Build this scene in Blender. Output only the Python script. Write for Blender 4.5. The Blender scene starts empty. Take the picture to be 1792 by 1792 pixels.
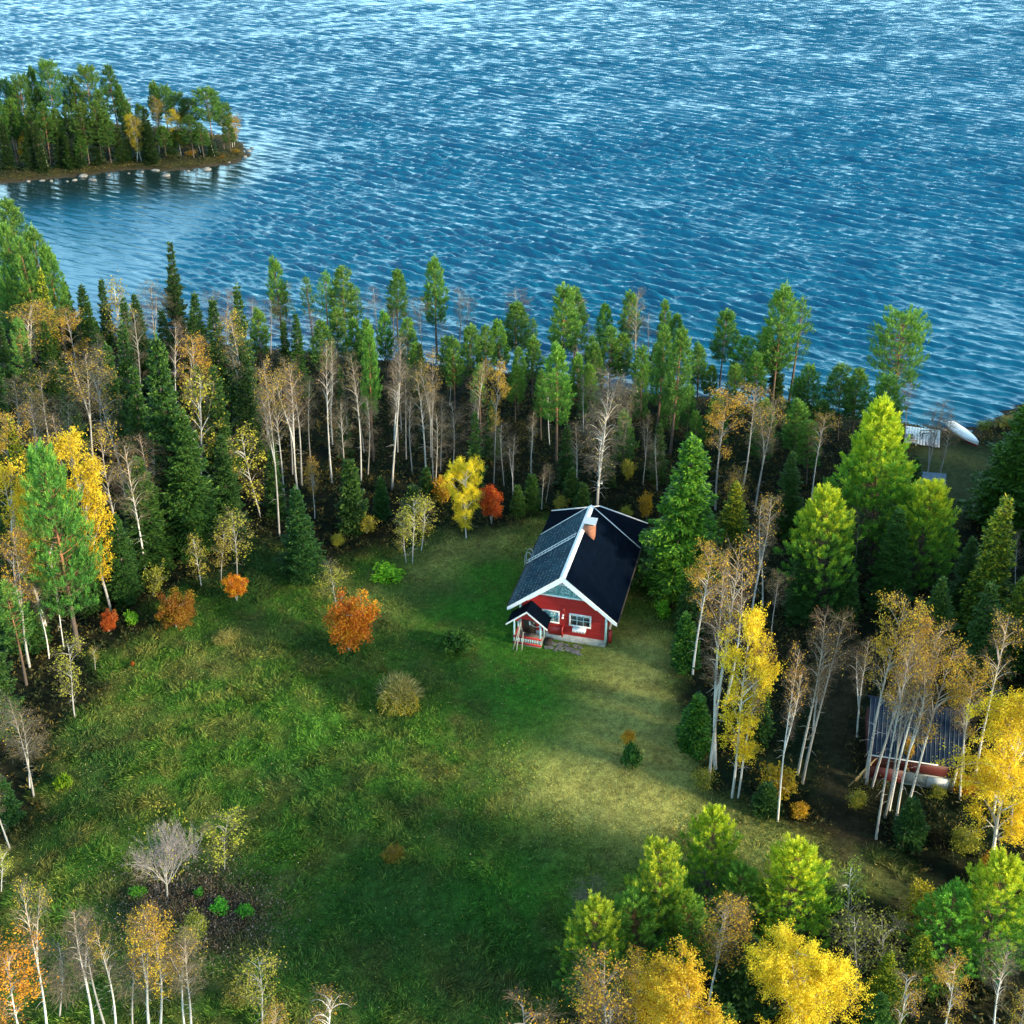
import bpy, bmesh, math, random
import numpy as np
from mathutils import Matrix, Vector, Euler

sc = bpy.context.scene
COL = sc.collection
R = math.radians

# ------------------------------------------------------------ camera, sky, sun, exposure
CAM_H = 48.0
FPX = 2018.0            # focal length in pixels of the 1792 px photograph
PITCH = R(30.66)
cam_data = bpy.data.cameras.new("camera")
cam = bpy.data.objects.new("camera", cam_data)
COL.objects.link(cam)
cam.location = (0, 0, CAM_H)
cam.rotation_euler = (R(90) - PITCH, 0, 0)
cam_data.sensor_width = 36.0
cam_data.lens = 36.0 * FPX / 1792.0
cam_data.clip_start = 0.5
cam_data.clip_end = 9000
sc.camera = cam

SUN_EL = 17.0           # elevation
SUN_AZ = 116.0          # clockwise from +Y (the way the camera looks)
world = bpy.data.worlds.new("World")
sc.world = world
world.use_nodes = True
wn = world.node_tree.nodes
wl = world.node_tree.links
bgn = wn["Background"]
sky = wn.new("ShaderNodeTexSky")
sky.sky_type = 'NISHITA'
sky.sun_disc = False
sky.sun_elevation = R(SUN_EL)
sky.sun_rotation = R(SUN_AZ)
sky.air_density = 1.0
sky.dust_density = 0.8
sky.ozone_density = 2.0
# thin bright cloud over the far shore, fading out overhead
wtc = wn.new("ShaderNodeTexCoord"); wmp = wn.new("ShaderNodeMapping"); wmp.inputs["Scale"].default_value = (2.0, 2.0, 7.0)
wl.new(wtc.outputs["Generated"], wmp.inputs[0])
wno = wn.new("ShaderNodeTexNoise"); wno.inputs["Scale"].default_value = 2.2; wno.inputs["Detail"].default_value = 5; wl.new(wmp.outputs[0], wno.inputs["Vector"])
wsp = wn.new("ShaderNodeSeparateXYZ"); wl.new(wtc.outputs["Generated"], wsp.inputs[0])
def wmap(sock, a, b, c, d):
    n = wn.new("ShaderNodeMapRange"); n.interpolation_type = 'SMOOTHSTEP'; wl.new(sock, n.inputs[0])
    for i, q in enumerate((a, b, c, d)): n.inputs[i + 1].default_value = q
    return n.outputs[0]
wm1 = wn.new("ShaderNodeMath"); wm1.operation = 'MULTIPLY'
wl.new(wmap(wno.outputs[0], 0.35, 0.65, 0.35, 1.0), wm1.inputs[0]); wl.new(wmap(wsp.outputs[2], 0.04, 0.55, 1.0, 0.07), wm1.inputs[1])
wmx = wn.new("ShaderNodeMix"); wmx.data_type = 'RGBA'
wl.new(wm1.outputs[0], wmx.inputs[0]); wl.new(sky.outputs[0], wmx.inputs[6]); wmx.inputs[7].default_value = (10.0, 18.0, 21.0, 1)
wl.new(wmx.outputs[2], bgn.inputs[0])
bgn.inputs[1].default_value = 0.118
sun_d = bpy.data.lights.new("sun", 'SUN')
sun_d.energy = 4.0
sun_d.angle = R(8.0)
sun_d.color = (1.0, 0.83, 0.56)
sun = bpy.data.objects.new("sun", sun_d)
COL.objects.link(sun)
sdir = Vector((math.sin(R(SUN_AZ)) * math.cos(R(SUN_EL)), math.cos(R(SUN_AZ)) * math.cos(R(SUN_EL)), math.sin(R(SUN_EL))))
sun.rotation_euler = sdir.to_track_quat('Z', 'Y').to_euler()
sun.location = sdir * 200
sc.view_settings.view_transform = 'Standard'
sc.view_settings.look = 'None'
sc.view_settings.exposure = 1.32
sc.view_settings.gamma = 1.0

# ------------------------------------------------------------ the picture's pixels as points of the land
CP, SP_ = math.cos(PITCH), math.sin(PITCH)
def ray(px, py):
    u = (px - 896) / FPX; v = -(py - 896) / FPX
    return np.array([u, CP + v * SP_, -SP_ + v * CP])
def ground(px, py, z=0.8):
    d = ray(px, py); t = (z - CAM_H) / d[2]
    return d[0] * t, d[1] * t
def depth_of(x, y, z):
    return y * CP - (z - CAM_H) * SP_

# ------------------------------------------------------------ mesh helpers
def tag(o, label=None, cat=None, group=None, kind=None):
    if label: o["label"] = label
    if cat: o["category"] = cat
    if group: o["group"] = group
    if kind: o["kind"] = kind
    return o

def link(name, me, parent=None):
    o = bpy.data.objects.new(name, me)
    COL.objects.link(o)
    if parent is not None: o.parent = parent
    return o

def empty(name, loc=(0, 0, 0), rz=0):
    o = bpy.data.objects.new(name, None)
    COL.objects.link(o)
    o.location = loc; o.rotation_euler = (0, 0, rz)
    o.empty_display_size = 0.3
    return o

class Mesh:
    """collects vertex and face arrays, one material index and one random number per face"""
    def __init__(s):
        s.v = []; s.f = []; s.n = 0; s.m = []; s.a = []
    def add(s, verts, faces, mat=0, var=None):
        verts = np.asarray(verts, dtype=np.float32).reshape(-1, 3)
        faces = np.asarray(faces, dtype=np.int32)
        s.v.append(verts); s.f.append(faces + s.n); s.n += len(verts)
        s.m.append(np.full(len(faces), mat, dtype=np.int32))
        s.a.append(np.full(len(faces), 0.5, dtype=np.float32) if var is None else np.asarray(var, dtype=np.float32))
    def data(s, name, mats, smooth=False):
        me = bpy.data.meshes.new(name)
        v = np.concatenate(s.v)
        me.vertices.add(len(v)); me.vertices.foreach_set("co", v.ravel())
        loops = np.concatenate([f.ravel() for f in s.f])
        tot = np.concatenate([np.full(len(f), f.shape[1], dtype=np.int32) for f in s.f])
        start = np.concatenate([[0], np.cumsum(tot)[:-1]]).astype(np.int32)
        me.loops.add(len(loops)); me.loops.foreach_set("vertex_index", loops)
        me.polygons.add(len(tot))
        me.polygons.foreach_set("loop_start", start)
        me.polygons.foreach_set("material_index", np.concatenate(s.m))
        at = me.attributes.new("var", 'FLOAT', 'FACE')
        at.data.foreach_set("value", np.concatenate(s.a))
        for m in mats: me.materials.append(m)
        me.update(calc_edges=True)
        if smooth: me.polygons.foreach_set("use_smooth", np.ones(len(tot), dtype=bool))
        return me

def unit(a):
    return a / np.maximum(np.linalg.norm(a, axis=-1, keepdims=True), 1e-9)

def blades(mesh, P, D, L, W, rng, mat=0, var=None, side=None):
    """leaf-shaped quads from points P along D"""
    n = len(P)
    if n == 0: return
    L = np.broadcast_to(np.asarray(L, float), (n,))[:, None]; W = np.broadcast_to(np.asarray(W, float), (n,))[:, None]
    D = unit(D)
    if side is None:
        side = np.cross(D, rng.normal(size=(n, 3)))
    S = unit(side)
    v = np.empty((n, 4, 3))
    v[:, 0] = P; v[:, 1] = P + D * L * 0.55 + S * W * 0.5
    v[:, 2] = P + D * L; v[:, 3] = P + D * L * 0.55 - S * W * 0.5
    f = np.arange(n * 4).reshape(n, 4)
    mesh.add(v.reshape(-1, 3), f, mat, rng.random(n) if var is None else var)

def tube(mesh, pts, rad, k=6, mat=0, var=0.5, cap=False):
    pts = np.asarray(pts, float); n = len(pts)
    rad = np.broadcast_to(np.asarray(rad, float), (n,))
    T = np.gradient(pts, axis=0); T = unit(T)
    ref = np.array([1.0, 0.13, 0.07]) if abs(T[:, 2]).mean() > 0.5 else np.array([0.1, 0.05, 1.0])
    A = unit(np.cross(T, ref)); B = np.cross(T, A)
    ang = np.linspace(0, 2 * math.pi, k, endpoint=False)
    ring = (A[:, None, :] * np.cos(ang)[None, :, None] + B[:, None, :] * np.sin(ang)[None, :, None]) * rad[:, None, None] + pts[:, None, :]
    i, j = np.meshgrid(np.arange(n - 1), np.arange(k), indexing='ij')
    a = i * k + j; b = i * k + (j + 1) % k
    f = np.stack([a, b, b + k, a + k], -1).reshape(-1, 4)
    mesh.add(ring.reshape(-1, 3), f, mat, np.full(len(f), var))
    if cap:
        for e, o in ((0, -1), (n - 1, 1)):
            idx = np.arange(k)[::-1] if o < 0 else np.arange(k)
            mesh.add(ring[e], idx.reshape(1, k), mat, [var])

# flat-sided bits for the buildings
def box_v(x0, x1, y0, y1, z0, z1):
    return [(x0, y0, z0), (x1, y0, z0), (x1, y1, z0), (x0, y1, z0), (x0, y0, z1), (x1, y0, z1), (x1, y1, z1), (x0, y1, z1)]
BF = [(0, 3, 2, 1), (4, 5, 6, 7), (0, 1, 5, 4), (1, 2, 6, 5), (2, 3, 7, 6), (3, 0, 4, 7)]
def box(mesh, x0, x1, y0, y1, z0, z1, mat=0, var=None):
    mesh.add(box_v(x0, x1, y0, y1, z0, z1), BF, mat, None if var is None else [var] * 6)
def bar(mesh, a, b, w, h, mat=0, up=(0, 0, 1)):
    """a plank from a to b, w wide, h thick"""
    a = Vector(a); b = Vector(b); d = (b - a).normalized(); u = Vector(up)
    s = d.cross(u)
    if s.length < 1e-4: s = d.cross(Vector((1, 0, 0)))
    s.normalize(); u = s.cross(d).normalized()
    v = []
    for p in (a, b):
        for i, j in ((-1, -1), (1, -1), (1, 1), (-1, 1)):
            v.append(p + s * (i * w / 2) + u * (j * h / 2))
    mesh.add([tuple(q) for q in v], [(0, 1, 2, 3), (7, 6, 5, 4), (0, 4, 5, 1), (1, 5, 6, 2), (2, 6, 7, 3), (3, 7, 4, 0)], mat)
def prism(mesh, poly, y0, y1, mat=0):
    """polygon given in (x, z), drawn out along y; poly counter-clockwise seen from -y"""
    n = len(poly)
    v = [(x, y0, z) for x, z in poly] + [(x, y1, z) for x, z in poly]
    mesh.add(v, np.array([list(range(n))]), mat)
    mesh.add(v, np.array([list(range(2 * n - 1, n - 1, -1))]), mat)
    mesh.add(v, np.array([(i, i + n, (i + 1) % n + n, (i + 1) % n) for i in range(n)]), mat)
def slab(mesh, q, t, mat=0):
    """quad or polygon q (counter-clockwise seen from outside) thickened inward by t"""
    q = [Vector(p) for p in q]; n = (q[1] - q[0]).cross(q[2] - q[0]).normalized()
    k = len(q); v = [tuple(p) for p in q] + [tuple(p - n * t) for p in q]
    mesh.add(v, np.array([list(range(k))]), mat)
    mesh.add(v, np.array([list(range(2 * k - 1, k - 1, -1))]), mat)
    mesh.add(v, np.array([(i, i + k, (i + 1) % k + k, (i + 1) % k) for i in range(k)]), mat)

# ------------------------------------------------------------ noise on arrays
class VNoise:
    def __init__(s, seed, size=256):
        s.t = np.random.default_rng(seed).random((size, size)); s.n = size
    def __call__(s, x, y):
        xi = np.floor(x).astype(int); yi = np.floor(y).astype(int)
        fx = x - xi; fy = y - yi; fx = fx * fx * (3 - 2 * fx); fy = fy * fy * (3 - 2 * fy)
        n = s.n; a = s.t[xi % n, yi % n]; b = s.t[(xi + 1) % n, yi % n]; c = s.t[xi % n, (yi + 1) % n]; d = s.t[(xi + 1) % n, (yi + 1) % n]
        return (a * (1 - fx) + b * fx) * (1 - fy) + (c * (1 - fx) + d * fx) * fy
def fbm(seed, x, y, octaves=4):
    r = 0; amp = 0.5; tot = 0
    for o in range(octaves):
        r = r + VNoise(seed + o)(x * 2 ** o + 7.3 * o, y * 2 ** o + 3.1 * o) * amp; tot += amp; amp *= 0.55
    return r / tot
def sstep(a, b, x):
    t = np.clip((x - a) / (b - a), 0, 1); return t * t * (3 - 2 * t)

# ------------------------------------------------------------ materials
def new_mat(name):
    m = bpy.data.materials.new(name); m.use_nodes = True
    nt = m.node_tree; b = nt.nodes["Principled BSDF"]
    return m, nt, b
def node(nt, t, **kw):
    n = nt.nodes.new(t)
    for k, v in kw.items(): setattr(n, k, v)
    return n
def mixc(nt, fac, a, b, blend='MIX'):
    n = nt.nodes.new("ShaderNodeMix"); n.data_type = 'RGBA'; n.blend_type = blend
    for i, s in ((0, fac), (6, a), (7, b)):
        if hasattr(s, "links") or isinstance(s, bpy.types.NodeSocket): nt.links.new(s, n.inputs[i])
        else: n.inputs[i].default_value = s if i == 0 else (*s[:3], 1)
    return n.outputs[2]
def noise_n(nt, scale, detail=4, rough=0.55, vec=None, dims='3D', dist=0.0):
    n = nt.nodes.new("ShaderNodeTexNoise"); n.inputs["Scale"].default_value = scale
    n.inputs["Detail"].default_value = detail; n.inputs["Roughness"].default_value = rough; n.inputs["Distortion"].default_value = dist
    if vec is not None: nt.links.new(vec, n.inputs["Vector"])
    return n
def ramp(nt, fac, stops):
    n = nt.nodes.new("ShaderNodeValToRGB"); e = n.color_ramp.elements
    while len(e) < len(stops): e.new(0.5)
    for i, (p, c) in enumerate(stops):
        e[i].position = p; e[i].color = (*c, 1) if len(c) == 3 else c
    nt.links.new(fac, n.inputs[0])
    return n.outputs[0]
def mapr(nt, v, a, b, c, d):
    n = nt.nodes.new("ShaderNodeMapRange"); nt.links.new(v, n.inputs[0])
    for i, q in enumerate((a, b, c, d)): n.inputs[i + 1].default_value = q
    return n.outputs[0]
def bump(nt, b, h, strength, dist):
    n = nt.nodes.new("ShaderNodeBump"); n.inputs["Strength"].default_value = strength; n.inputs["Distance"].default_value = dist
    nt.links.new(h, n.inputs["Height"]); nt.links.new(n.outputs[0], b.inputs["Normal"])
def texco(nt, which="Object", scale=None):
    t = nt.nodes.new("ShaderNodeTexCoord")
    if scale is None: return t.outputs[which]
    m = nt.nodes.new("ShaderNodeMapping"); m.inputs["Scale"].default_value = scale
    nt.links.new(t.outputs[which], m.inputs[0]); return m.outputs[0]

def leaf_mat(name, c_dark, c_mid, c_light, transl=0.35, rough=0.55):
    """leaves or needles: colour differs leaf by leaf, and tree by tree through the object's own colour"""
    m, nt, b = new_mat(name)
    at = node(nt, "ShaderNodeAttribute", attribute_name="var")
    c = ramp(nt, at.outputs["Fac"], [(0.0, c_dark), (0.55, c_mid), (1.0, c_light)])
    oi = node(nt, "ShaderNodeObjectInfo")
    c = mixc(nt, 1.0, c, oi.outputs["Color"], 'MULTIPLY')
    nt.links.new(c, b.inputs["Base Color"]); b.inputs["Roughness"].default_value = rough
    b.inputs["Specular IOR Level"].default_value = 0.25
    tr = node(nt, "ShaderNodeBsdfTranslucent"); nt.links.new(c, tr.inputs[0])
    mx = node(nt, "ShaderNodeMixShader"); mx.inputs[0].default_value = transl
    nt.links.new(b.outputs[0], mx.inputs[1]); nt.links.new(tr.outputs[0], mx.inputs[2])
    nt.links.new(mx.outputs[0], nt.nodes["Material Output"].inputs[0])
    return m

def plain(name, c, rough=0.6, spec=0.5, metal=0.0, var=0.12, scale=6.0, bumpd=0.0):
    m, nt, b = new_mat(name)
    n = noise_n(nt, scale, 5, 0.6, texco(nt))
    f = mapr(nt, n.outputs[0], 0.3, 0.7, 0, 1)
    nt.links.new(mixc(nt, f, tuple(q * (1 - var) for q in c), tuple(min(1, q * (1 + var)) for q in c)), b.inputs["Base Color"])
    b.inputs["Roughness"].default_value = rough; b.inputs["Specular IOR Level"].default_value = spec; b.inputs["Metallic"].default_value = metal
    if bumpd: bump(nt, b, n.outputs[0], 0.6, bumpd)
    return m

M = {}
def bark_birch():
    m, nt, b = new_mat("birch_bark")
    tc = texco(nt, "Object", (1.2, 1.2, 7.0))
    n1 = noise_n(nt, 1.6, 4, 0.65, tc)
    f1 = mapr(nt, n1.outputs[0], 0.60, 0.66, 0, 1)
    big = noise_n(nt, 0.8, 3, 0.6, texco(nt))
    base = mixc(nt, mapr(nt, big.outputs[0], 0.35, 0.7, 0, 1), (0.74, 0.72, 0.68), (0.50, 0.47, 0.42))
    sep = node(nt, "ShaderNodeSeparateXYZ"); nt.links.new(texco(nt), sep.inputs[0])
    hi = mapr(nt, sep.outputs[2], 7.0, 12.5, 0, 0.75)          # upper stem and limbs: reddish brown
    base = mixc(nt, hi, base, (0.34, 0.22, 0.13))
    c = mixc(nt, f1, base, (0.05, 0.045, 0.04))
    oi = node(nt, 'ShaderNodeObjectInfo'); rr = mapr(nt, oi.outputs['Random'], 0, 1, .42, 1.0)      # some stems are darker than others
    vs = node(nt, 'ShaderNodeVectorMath', operation='SCALE'); nt.links.new(c, vs.inputs[0]); nt.links.new(rr, vs.inputs['Scale']); c = vs.outputs[0]
    nt.links.new(c, b.inputs["Base Color"]); b.inputs["Roughness"].default_value = 0.6
    return m
def bark_pine():
    m, nt, b = new_mat("pine_bark")
    n1 = noise_n(nt, 5.0, 4, 0.6, texco(nt, "Object", (2, 2, 0.7)))
    sep = node(nt, "ShaderNodeSeparateXYZ"); nt.links.new(texco(nt), sep.inputs[0])
    h = mapr(nt, sep.outputs[2], 3.0, 7.0, 0, 1)
    base = mixc(nt, h, (0.10, 0.075, 0.06), (0.33, 0.15, 0.06))
    nt.links.new(mixc(nt, mapr(nt, n1.outputs[0], 0.35, 0.65, 0, 0.7), base, (0.06, 0.04, 0.03)), b.inputs["Base Color"])
    b.inputs["Roughness"].default_value = 0.85
    return m
M['birch_bark'] = bark_birch(); M['pine_bark'] = bark_pine()
M['spruce_bark'] = plain("spruce_bark", (0.12, 0.09, 0.07), 0.9, 0.2, var=0.4, scale=9)
M['grey_bark'] = plain("grey_bark", (0.33, 0.31, 0.28), 0.85, 0.2, var=0.3, scale=9)
M['spruce'] = leaf_mat("spruce_needles", (0.010, 0.038, 0.010), (0.036, 0.100, 0.017), (0.115, 0.200, 0.028), 0.2)
M['pine'] = leaf_mat("pine_needles", (0.022, 0.082, 0.022), (0.082, 0.220, 0.034), (0.230, 0.380, 0.045), 0.28)
M['sunpine'] = leaf_mat("sun_tinted_young_pine_needles", (0.026, 0.105, 0.028), (0.120, 0.290, 0.032), (0.46, 0.52, 0.030), 0.28)  # light end: new tips plus low sun painted on the crown tops
M['sunspruce'] = leaf_mat("sun_tinted_spruce_needles", (0.014, 0.050, 0.010), (0.075, 0.150, 0.018), (0.52, 0.46, 0.030), 0.22)  # light end: yellow of the low sun painted into the crown tops
M['gold'] = leaf_mat("golden_birch_leaves", (0.46, 0.31, 0.010), (0.76, 0.57, 0.02), (0.92, 0.76, 0.06), 0.4)
M['amber'] = leaf_mat("amber_birch_leaves", (0.36, 0.17, 0.012), (0.56, 0.33, 0.02), (0.66, 0.50, 0.04), 0.4)
M['olive'] = leaf_mat("yellow_green_leaves", (0.16, 0.17, 0.018), (0.33, 0.32, 0.03), (0.50, 0.46, 0.05), 0.35)
M['rowan'] = leaf_mat("orange_rowan_leaves", (0.34, 0.045, 0.012), (0.62, 0.15, 0.015), (0.78, 0.34, 0.02), 0.35)
M['green'] = leaf_mat("fresh_green_leaves", (0.07, 0.20, 0.015), (0.16, 0.36, 0.02), (0.30, 0.50, 0.03), 0.35)
M['twig'] = leaf_mat("birch_twigs", (0.070, 0.055, 0.038), (0.145, 0.115, 0.076), (0.25, 0.20, 0.125), 0.1, 0.8)
M['heath'] = leaf_mat("heath_leaves", (0.014, 0.026, 0.010), (0.040, 0.055, 0.016), (0.11, 0.095, 0.028), 0.2)
M['wispy'] = leaf_mat("dry_stalks", (0.13, 0.15, 0.04), (0.24, 0.25, 0.08), (0.40, 0.38, 0.16), 0.3)

# ============================================================ LAND AND WATER
shore_px = [(-900, 300), (-400, 360), (-150, 430), (0, 485), (60, 525), (120, 560), (200, 588), (300, 602), (450, 610), (560, 616), (630, 622), (790, 641), (930, 658),
            (1110, 684), (1250, 698), (1420, 713), (1500, 727), (1590, 745), (1680, 758), (1730, 744), (1762, 722), (1800, 700), (1900, 660), (2150, 600), (2700, 560)]
SHX, SHY = np.array([ground(a, b, 0.0) for a, b in shore_px]).T
isl_px = [(-700, 345), (-200, 338), (0, 322), (60, 316), (110, 312), (150, 308), (200, 301), (250, 297), (300, 300), (360, 294), (420, 284), (438, 268), (424, 250), (390, 236),
          (330, 228), (250, 221), (150, 212), (50, 203), (-200, 195), (-700, 200)]
ISL = np.array([ground(a, b, 0.0) for a, b in isl_px])

def poly_sd(poly, x, y):
    """signed distance, positive inside"""
    x = np.asarray(x, float); y = np.asarray(y, float)
    d = np.full(x.shape, 1e18); inside = np.zeros(x.shape, bool)
    n = len(poly)
    for i in range(n):
        ax, ay = poly[i]; bx, by = poly[(i + 1) % n]
        ex, ey = bx - ax, by - ay
        t = np.clip(((x - ax) * ex + (y - ay) * ey) / (ex * ex + ey * ey), 0, 1)
        d = np.minimum(d, (x - ax - t * ex) ** 2 + (y - ay - t * ey) ** 2)
        c = ((ay > y) != (by > y)) & (x < (bx - ax) * (y - ay) / (by - ay + 1e-12) + ax)
        inside ^= c
    return np.where(inside, 1, -1) * np.sqrt(d)

def land_sd(x, y):
    wob = (fbm(11, x * 0.35, y * 0.35, 3) - 0.5) * 2.2
    main = (np.interp(x, SHX, SHY) - y) * 0.9 + wob
    isl = poly_sd(ISL, x, y) + wob
    return np.maximum(main, isl)

def terr(x, y):
    x = np.asarray(x, float); y = np.asarray(y, float)
    s = land_sd(x, y)
    base = np.where(s > 0, 0.8 * sstep(0, 5.0, s) + 0.12 * np.minimum(1, np.maximum(s, 0)), -1.2 * sstep(0, 9, -s) - 0.25 * np.minimum(1, np.maximum(-s, 0)))
    bumps = (fbm(31, x * 0.22, y * 0.22, 3) - 0.5) * 0.35 + (fbm(41, x * 1.1, y * 1.1, 3) - 0.5) * 0.16
    flat = 1 - sstep(6.5, 10.5, np.hypot((x - 4.5) / 1.0, (y - 66) / 1.25))           # the levelled site of the cabin
    return (base + bumps * sstep(0.2, 4, s) - 0.12 * sstep(0.2, 4, s)) * (1 - flat) + 0.74 * flat
def tz(x, y): return float(terr(np.array([x]), np.array([y]))[0])

clear_px = [(-60, 1900), (20, 1560), (70, 1400), (140, 1270), (190, 1150), (310, 1050), (440, 960), (560, 1000), (700, 960), (800, 930), (900, 905), (960, 900), (1120, 960), (1175, 1060),
            (1190, 1200), (1215, 1380), (1290, 1440), (1420, 1470), (1560, 1530), (1480, 1590), (1300, 1580), (1120, 1620), (980, 1700), (900, 1900)]
CLEAR = np.array([ground(a, b) for a, b in clear_px])
track_px = [(1430, 1030), (1470, 1150), (1462, 1290), (1468, 1420), (1500, 1500), (1590, 1570), (1720, 1640)]
TRACK = np.array([ground(a, b) for a, b in track_px])
beach_px = [(1590, 760), (1680, 765), (1770, 790), (1720, 900), (1640, 930), (1590, 900)]
BEACH = np.array([ground(a, b) for a, b in beach_px])

def line_d(line, x, y):
    d = np.full(np.shape(x), 1e18)
    for i in range(len(line) - 1):
        ax, ay = line[i]; bx, by = line[i + 1]; ex, ey = bx - ax, by - ay
        t = np.clip(((x - ax) * ex + (y - ay) * ey) / (ex * ex + ey * ey), 0, 1)
        d = np.minimum(d, (x - ax - t * ex) ** 2 + (y - ay - t * ey) ** 2)
    return np.sqrt(d)
def blob(px, py, r, x, y, sq=1.0):
    cx, cy = ground(px, py)
    return np.exp(-(((x - cx) / r) ** 2 + ((y - cy) / (r * sq)) ** 2))

def open_mask(x, y):
    w = (fbm(51, x * 0.3, y * 0.3, 4) - 0.5) * 6
    return sstep(-2.0, 1.6, poly_sd(CLEAR, x, y) + w)

def lerp(a, b, t): return a * (1 - t[..., None]) + np.asarray(b) * t[..., None]
def ground_color(x, y):
    """ground colours: meadow, dry grass, moss with woodland shade in it, track, litter, shore stones"""
    n1 = fbm(61, x * 0.16, y * 0.16, 4); n2 = fbm(71, x * 0.9, y * 0.9, 4); n3 = fbm(81, x * 3.2, y * 3.2, 3)
    om = open_mask(x, y)
    c = np.zeros(x.shape + (3,)) + np.array([0.062, 0.155, 0.018])
    c = lerp(c, (0.120, 0.160, 0.030), sstep(0.42, 0.68, n2))
    c = lerp(c, (0.030, 0.085, 0.018), sstep(0.5, 0.72, n1) * 0.8)
    dry = blob(1085, 1215, 3.9, x, y, 1.5) * 1.25 + blob(1130, 1400, 5.0, x, y) + blob(1150, 1140, 2.4, x, y) * .7 + blob(870, 950, 3.4, x, y) * .9 + blob(780, 985, 3.0, x, y) * .75 + blob(1010, 1370, 3.5, x, y) * .7 \
        + blob(1380, 1500, 3.2, x, y) * .8 + blob(660, 1060, 2.6, x, y) * .5 + blob(1000, 1330, 2.4, x, y) * .4 + blob(420, 1130, 2.6, x, y) * 0.35
    c = lerp(c, (0.36, 0.36, 0.10), np.clip(dry * (0.45 + 0.9 * n2), 0, 0.95))
    lush = blob(930, 1190, 3.4, x, y, 1.8) + blob(830, 1080, 3.2, x, y) + blob(860, 1000, 2.6, x, y) + blob(900, 1560, 4.0, x, y, .8) * .7 + blob(560, 1300, 4.5, x, y) * .35 + blob(520, 1600, 4.5, x, y) * .3
    c = lerp(c, (0.045, 0.195, 0.016), np.clip(lush * 1.1 * (0.5 + 0.8 * n2), 0, 0.9))
    rusty = sstep(0.56, 0.74, fbm(91, x * 0.45, y * 0.45, 3)) * 0.4
    c = lerp(c, (0.085, 0.075, 0.026), rusty)
    moss = np.zeros_like(c) + np.array([0.009, 0.014, 0.006])  # moss tones, darkened to carry the shade under the trees
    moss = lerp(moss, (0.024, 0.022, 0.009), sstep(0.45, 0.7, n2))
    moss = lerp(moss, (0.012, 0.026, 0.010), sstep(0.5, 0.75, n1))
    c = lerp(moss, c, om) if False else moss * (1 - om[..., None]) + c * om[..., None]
    td = line_d(TRACK, x, y) + (n2 - 0.5) * 2.0
    tr = (1 - sstep(0.5, 2.0, td)) * sstep(.25, .6, n2 + .15)
    c = lerp(c, (0.065, 0.052, 0.028), tr * 0.65 * (0.6 + 0.5 * n3))
    lit = blob(310, 1575, 2.8, x, y, .8) + blob(400, 1615, 2.2, x, y)
    c = lerp(c, (0.085, 0.068, 0.048), np.clip(lit * 1.1 * (0.4 + n2), 0, 0.95))
    bsd = sstep(-1, 1.5, poly_sd(BEACH, x, y) + (n2 - .5) * 3)
    c = lerp(c, (0.070, 0.090, 0.028), bsd * .8)
    s = land_sd(x, y)
    c = lerp(c, (0.055, 0.045, 0.030), (1 - sstep(0.3, 2.6, s + (n2 - .5) * 2)))
    isl = sstep(-1, 3, poly_sd(ISL, x, y))
    c = lerp(c, (0.065, 0.055, 0.018), isl * (1 - sstep(2, 5, s)) * sstep(0.4, 1.2, s) * .8)
    c *= 0.85 * (0.62 + 0.76 * n3)[..., None]
    return c

def axis(a0, a1, step, lo, hi, g=1.22):
    mid = list(np.arange(a0, a1, step)); s = step; v = mid[-1]; up = []
    while v < hi: s *= g; v += s; up.append(v)
    s = step; v = mid[0]; dn = []
    while v > lo: s *= g; v -= s; dn.append(v)
    return np.array(dn[::-1] + mid + up)
gx = axis(-60, 60, 0.30, -4500, 4500)
gy = np.concatenate([axis(26, 128, 0.30, -4500, 128), np.arange(128.5, 160, 1.5), np.arange(160, 262, 0.9), axis(263, 266, 1.2, 260, 4500)[3:]])
gy = np.unique(np.round(gy, 3))
gx = np.unique(np.round(np.concatenate([gx, np.arange(-130, -60, 0.9)]), 3))
X, Y = np.meshgrid(gx, gy)
Z = terr(X, Y)
Z = np.where(land_sd(X, Y) < -30, np.minimum(Z, -1.4), Z)
gm = Mesh()
nx, ny = len(gx), len(gy)
i, j = np.meshgrid(np.arange(ny - 1), np.arange(nx - 1), indexing='ij')
a = i * nx + j
gm.add(np.stack([X, Y, Z], -1).reshape(-1, 3), np.stack([a, a + 1, a + nx + 1, a + nx], -1).reshape(-1, 4))

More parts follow.
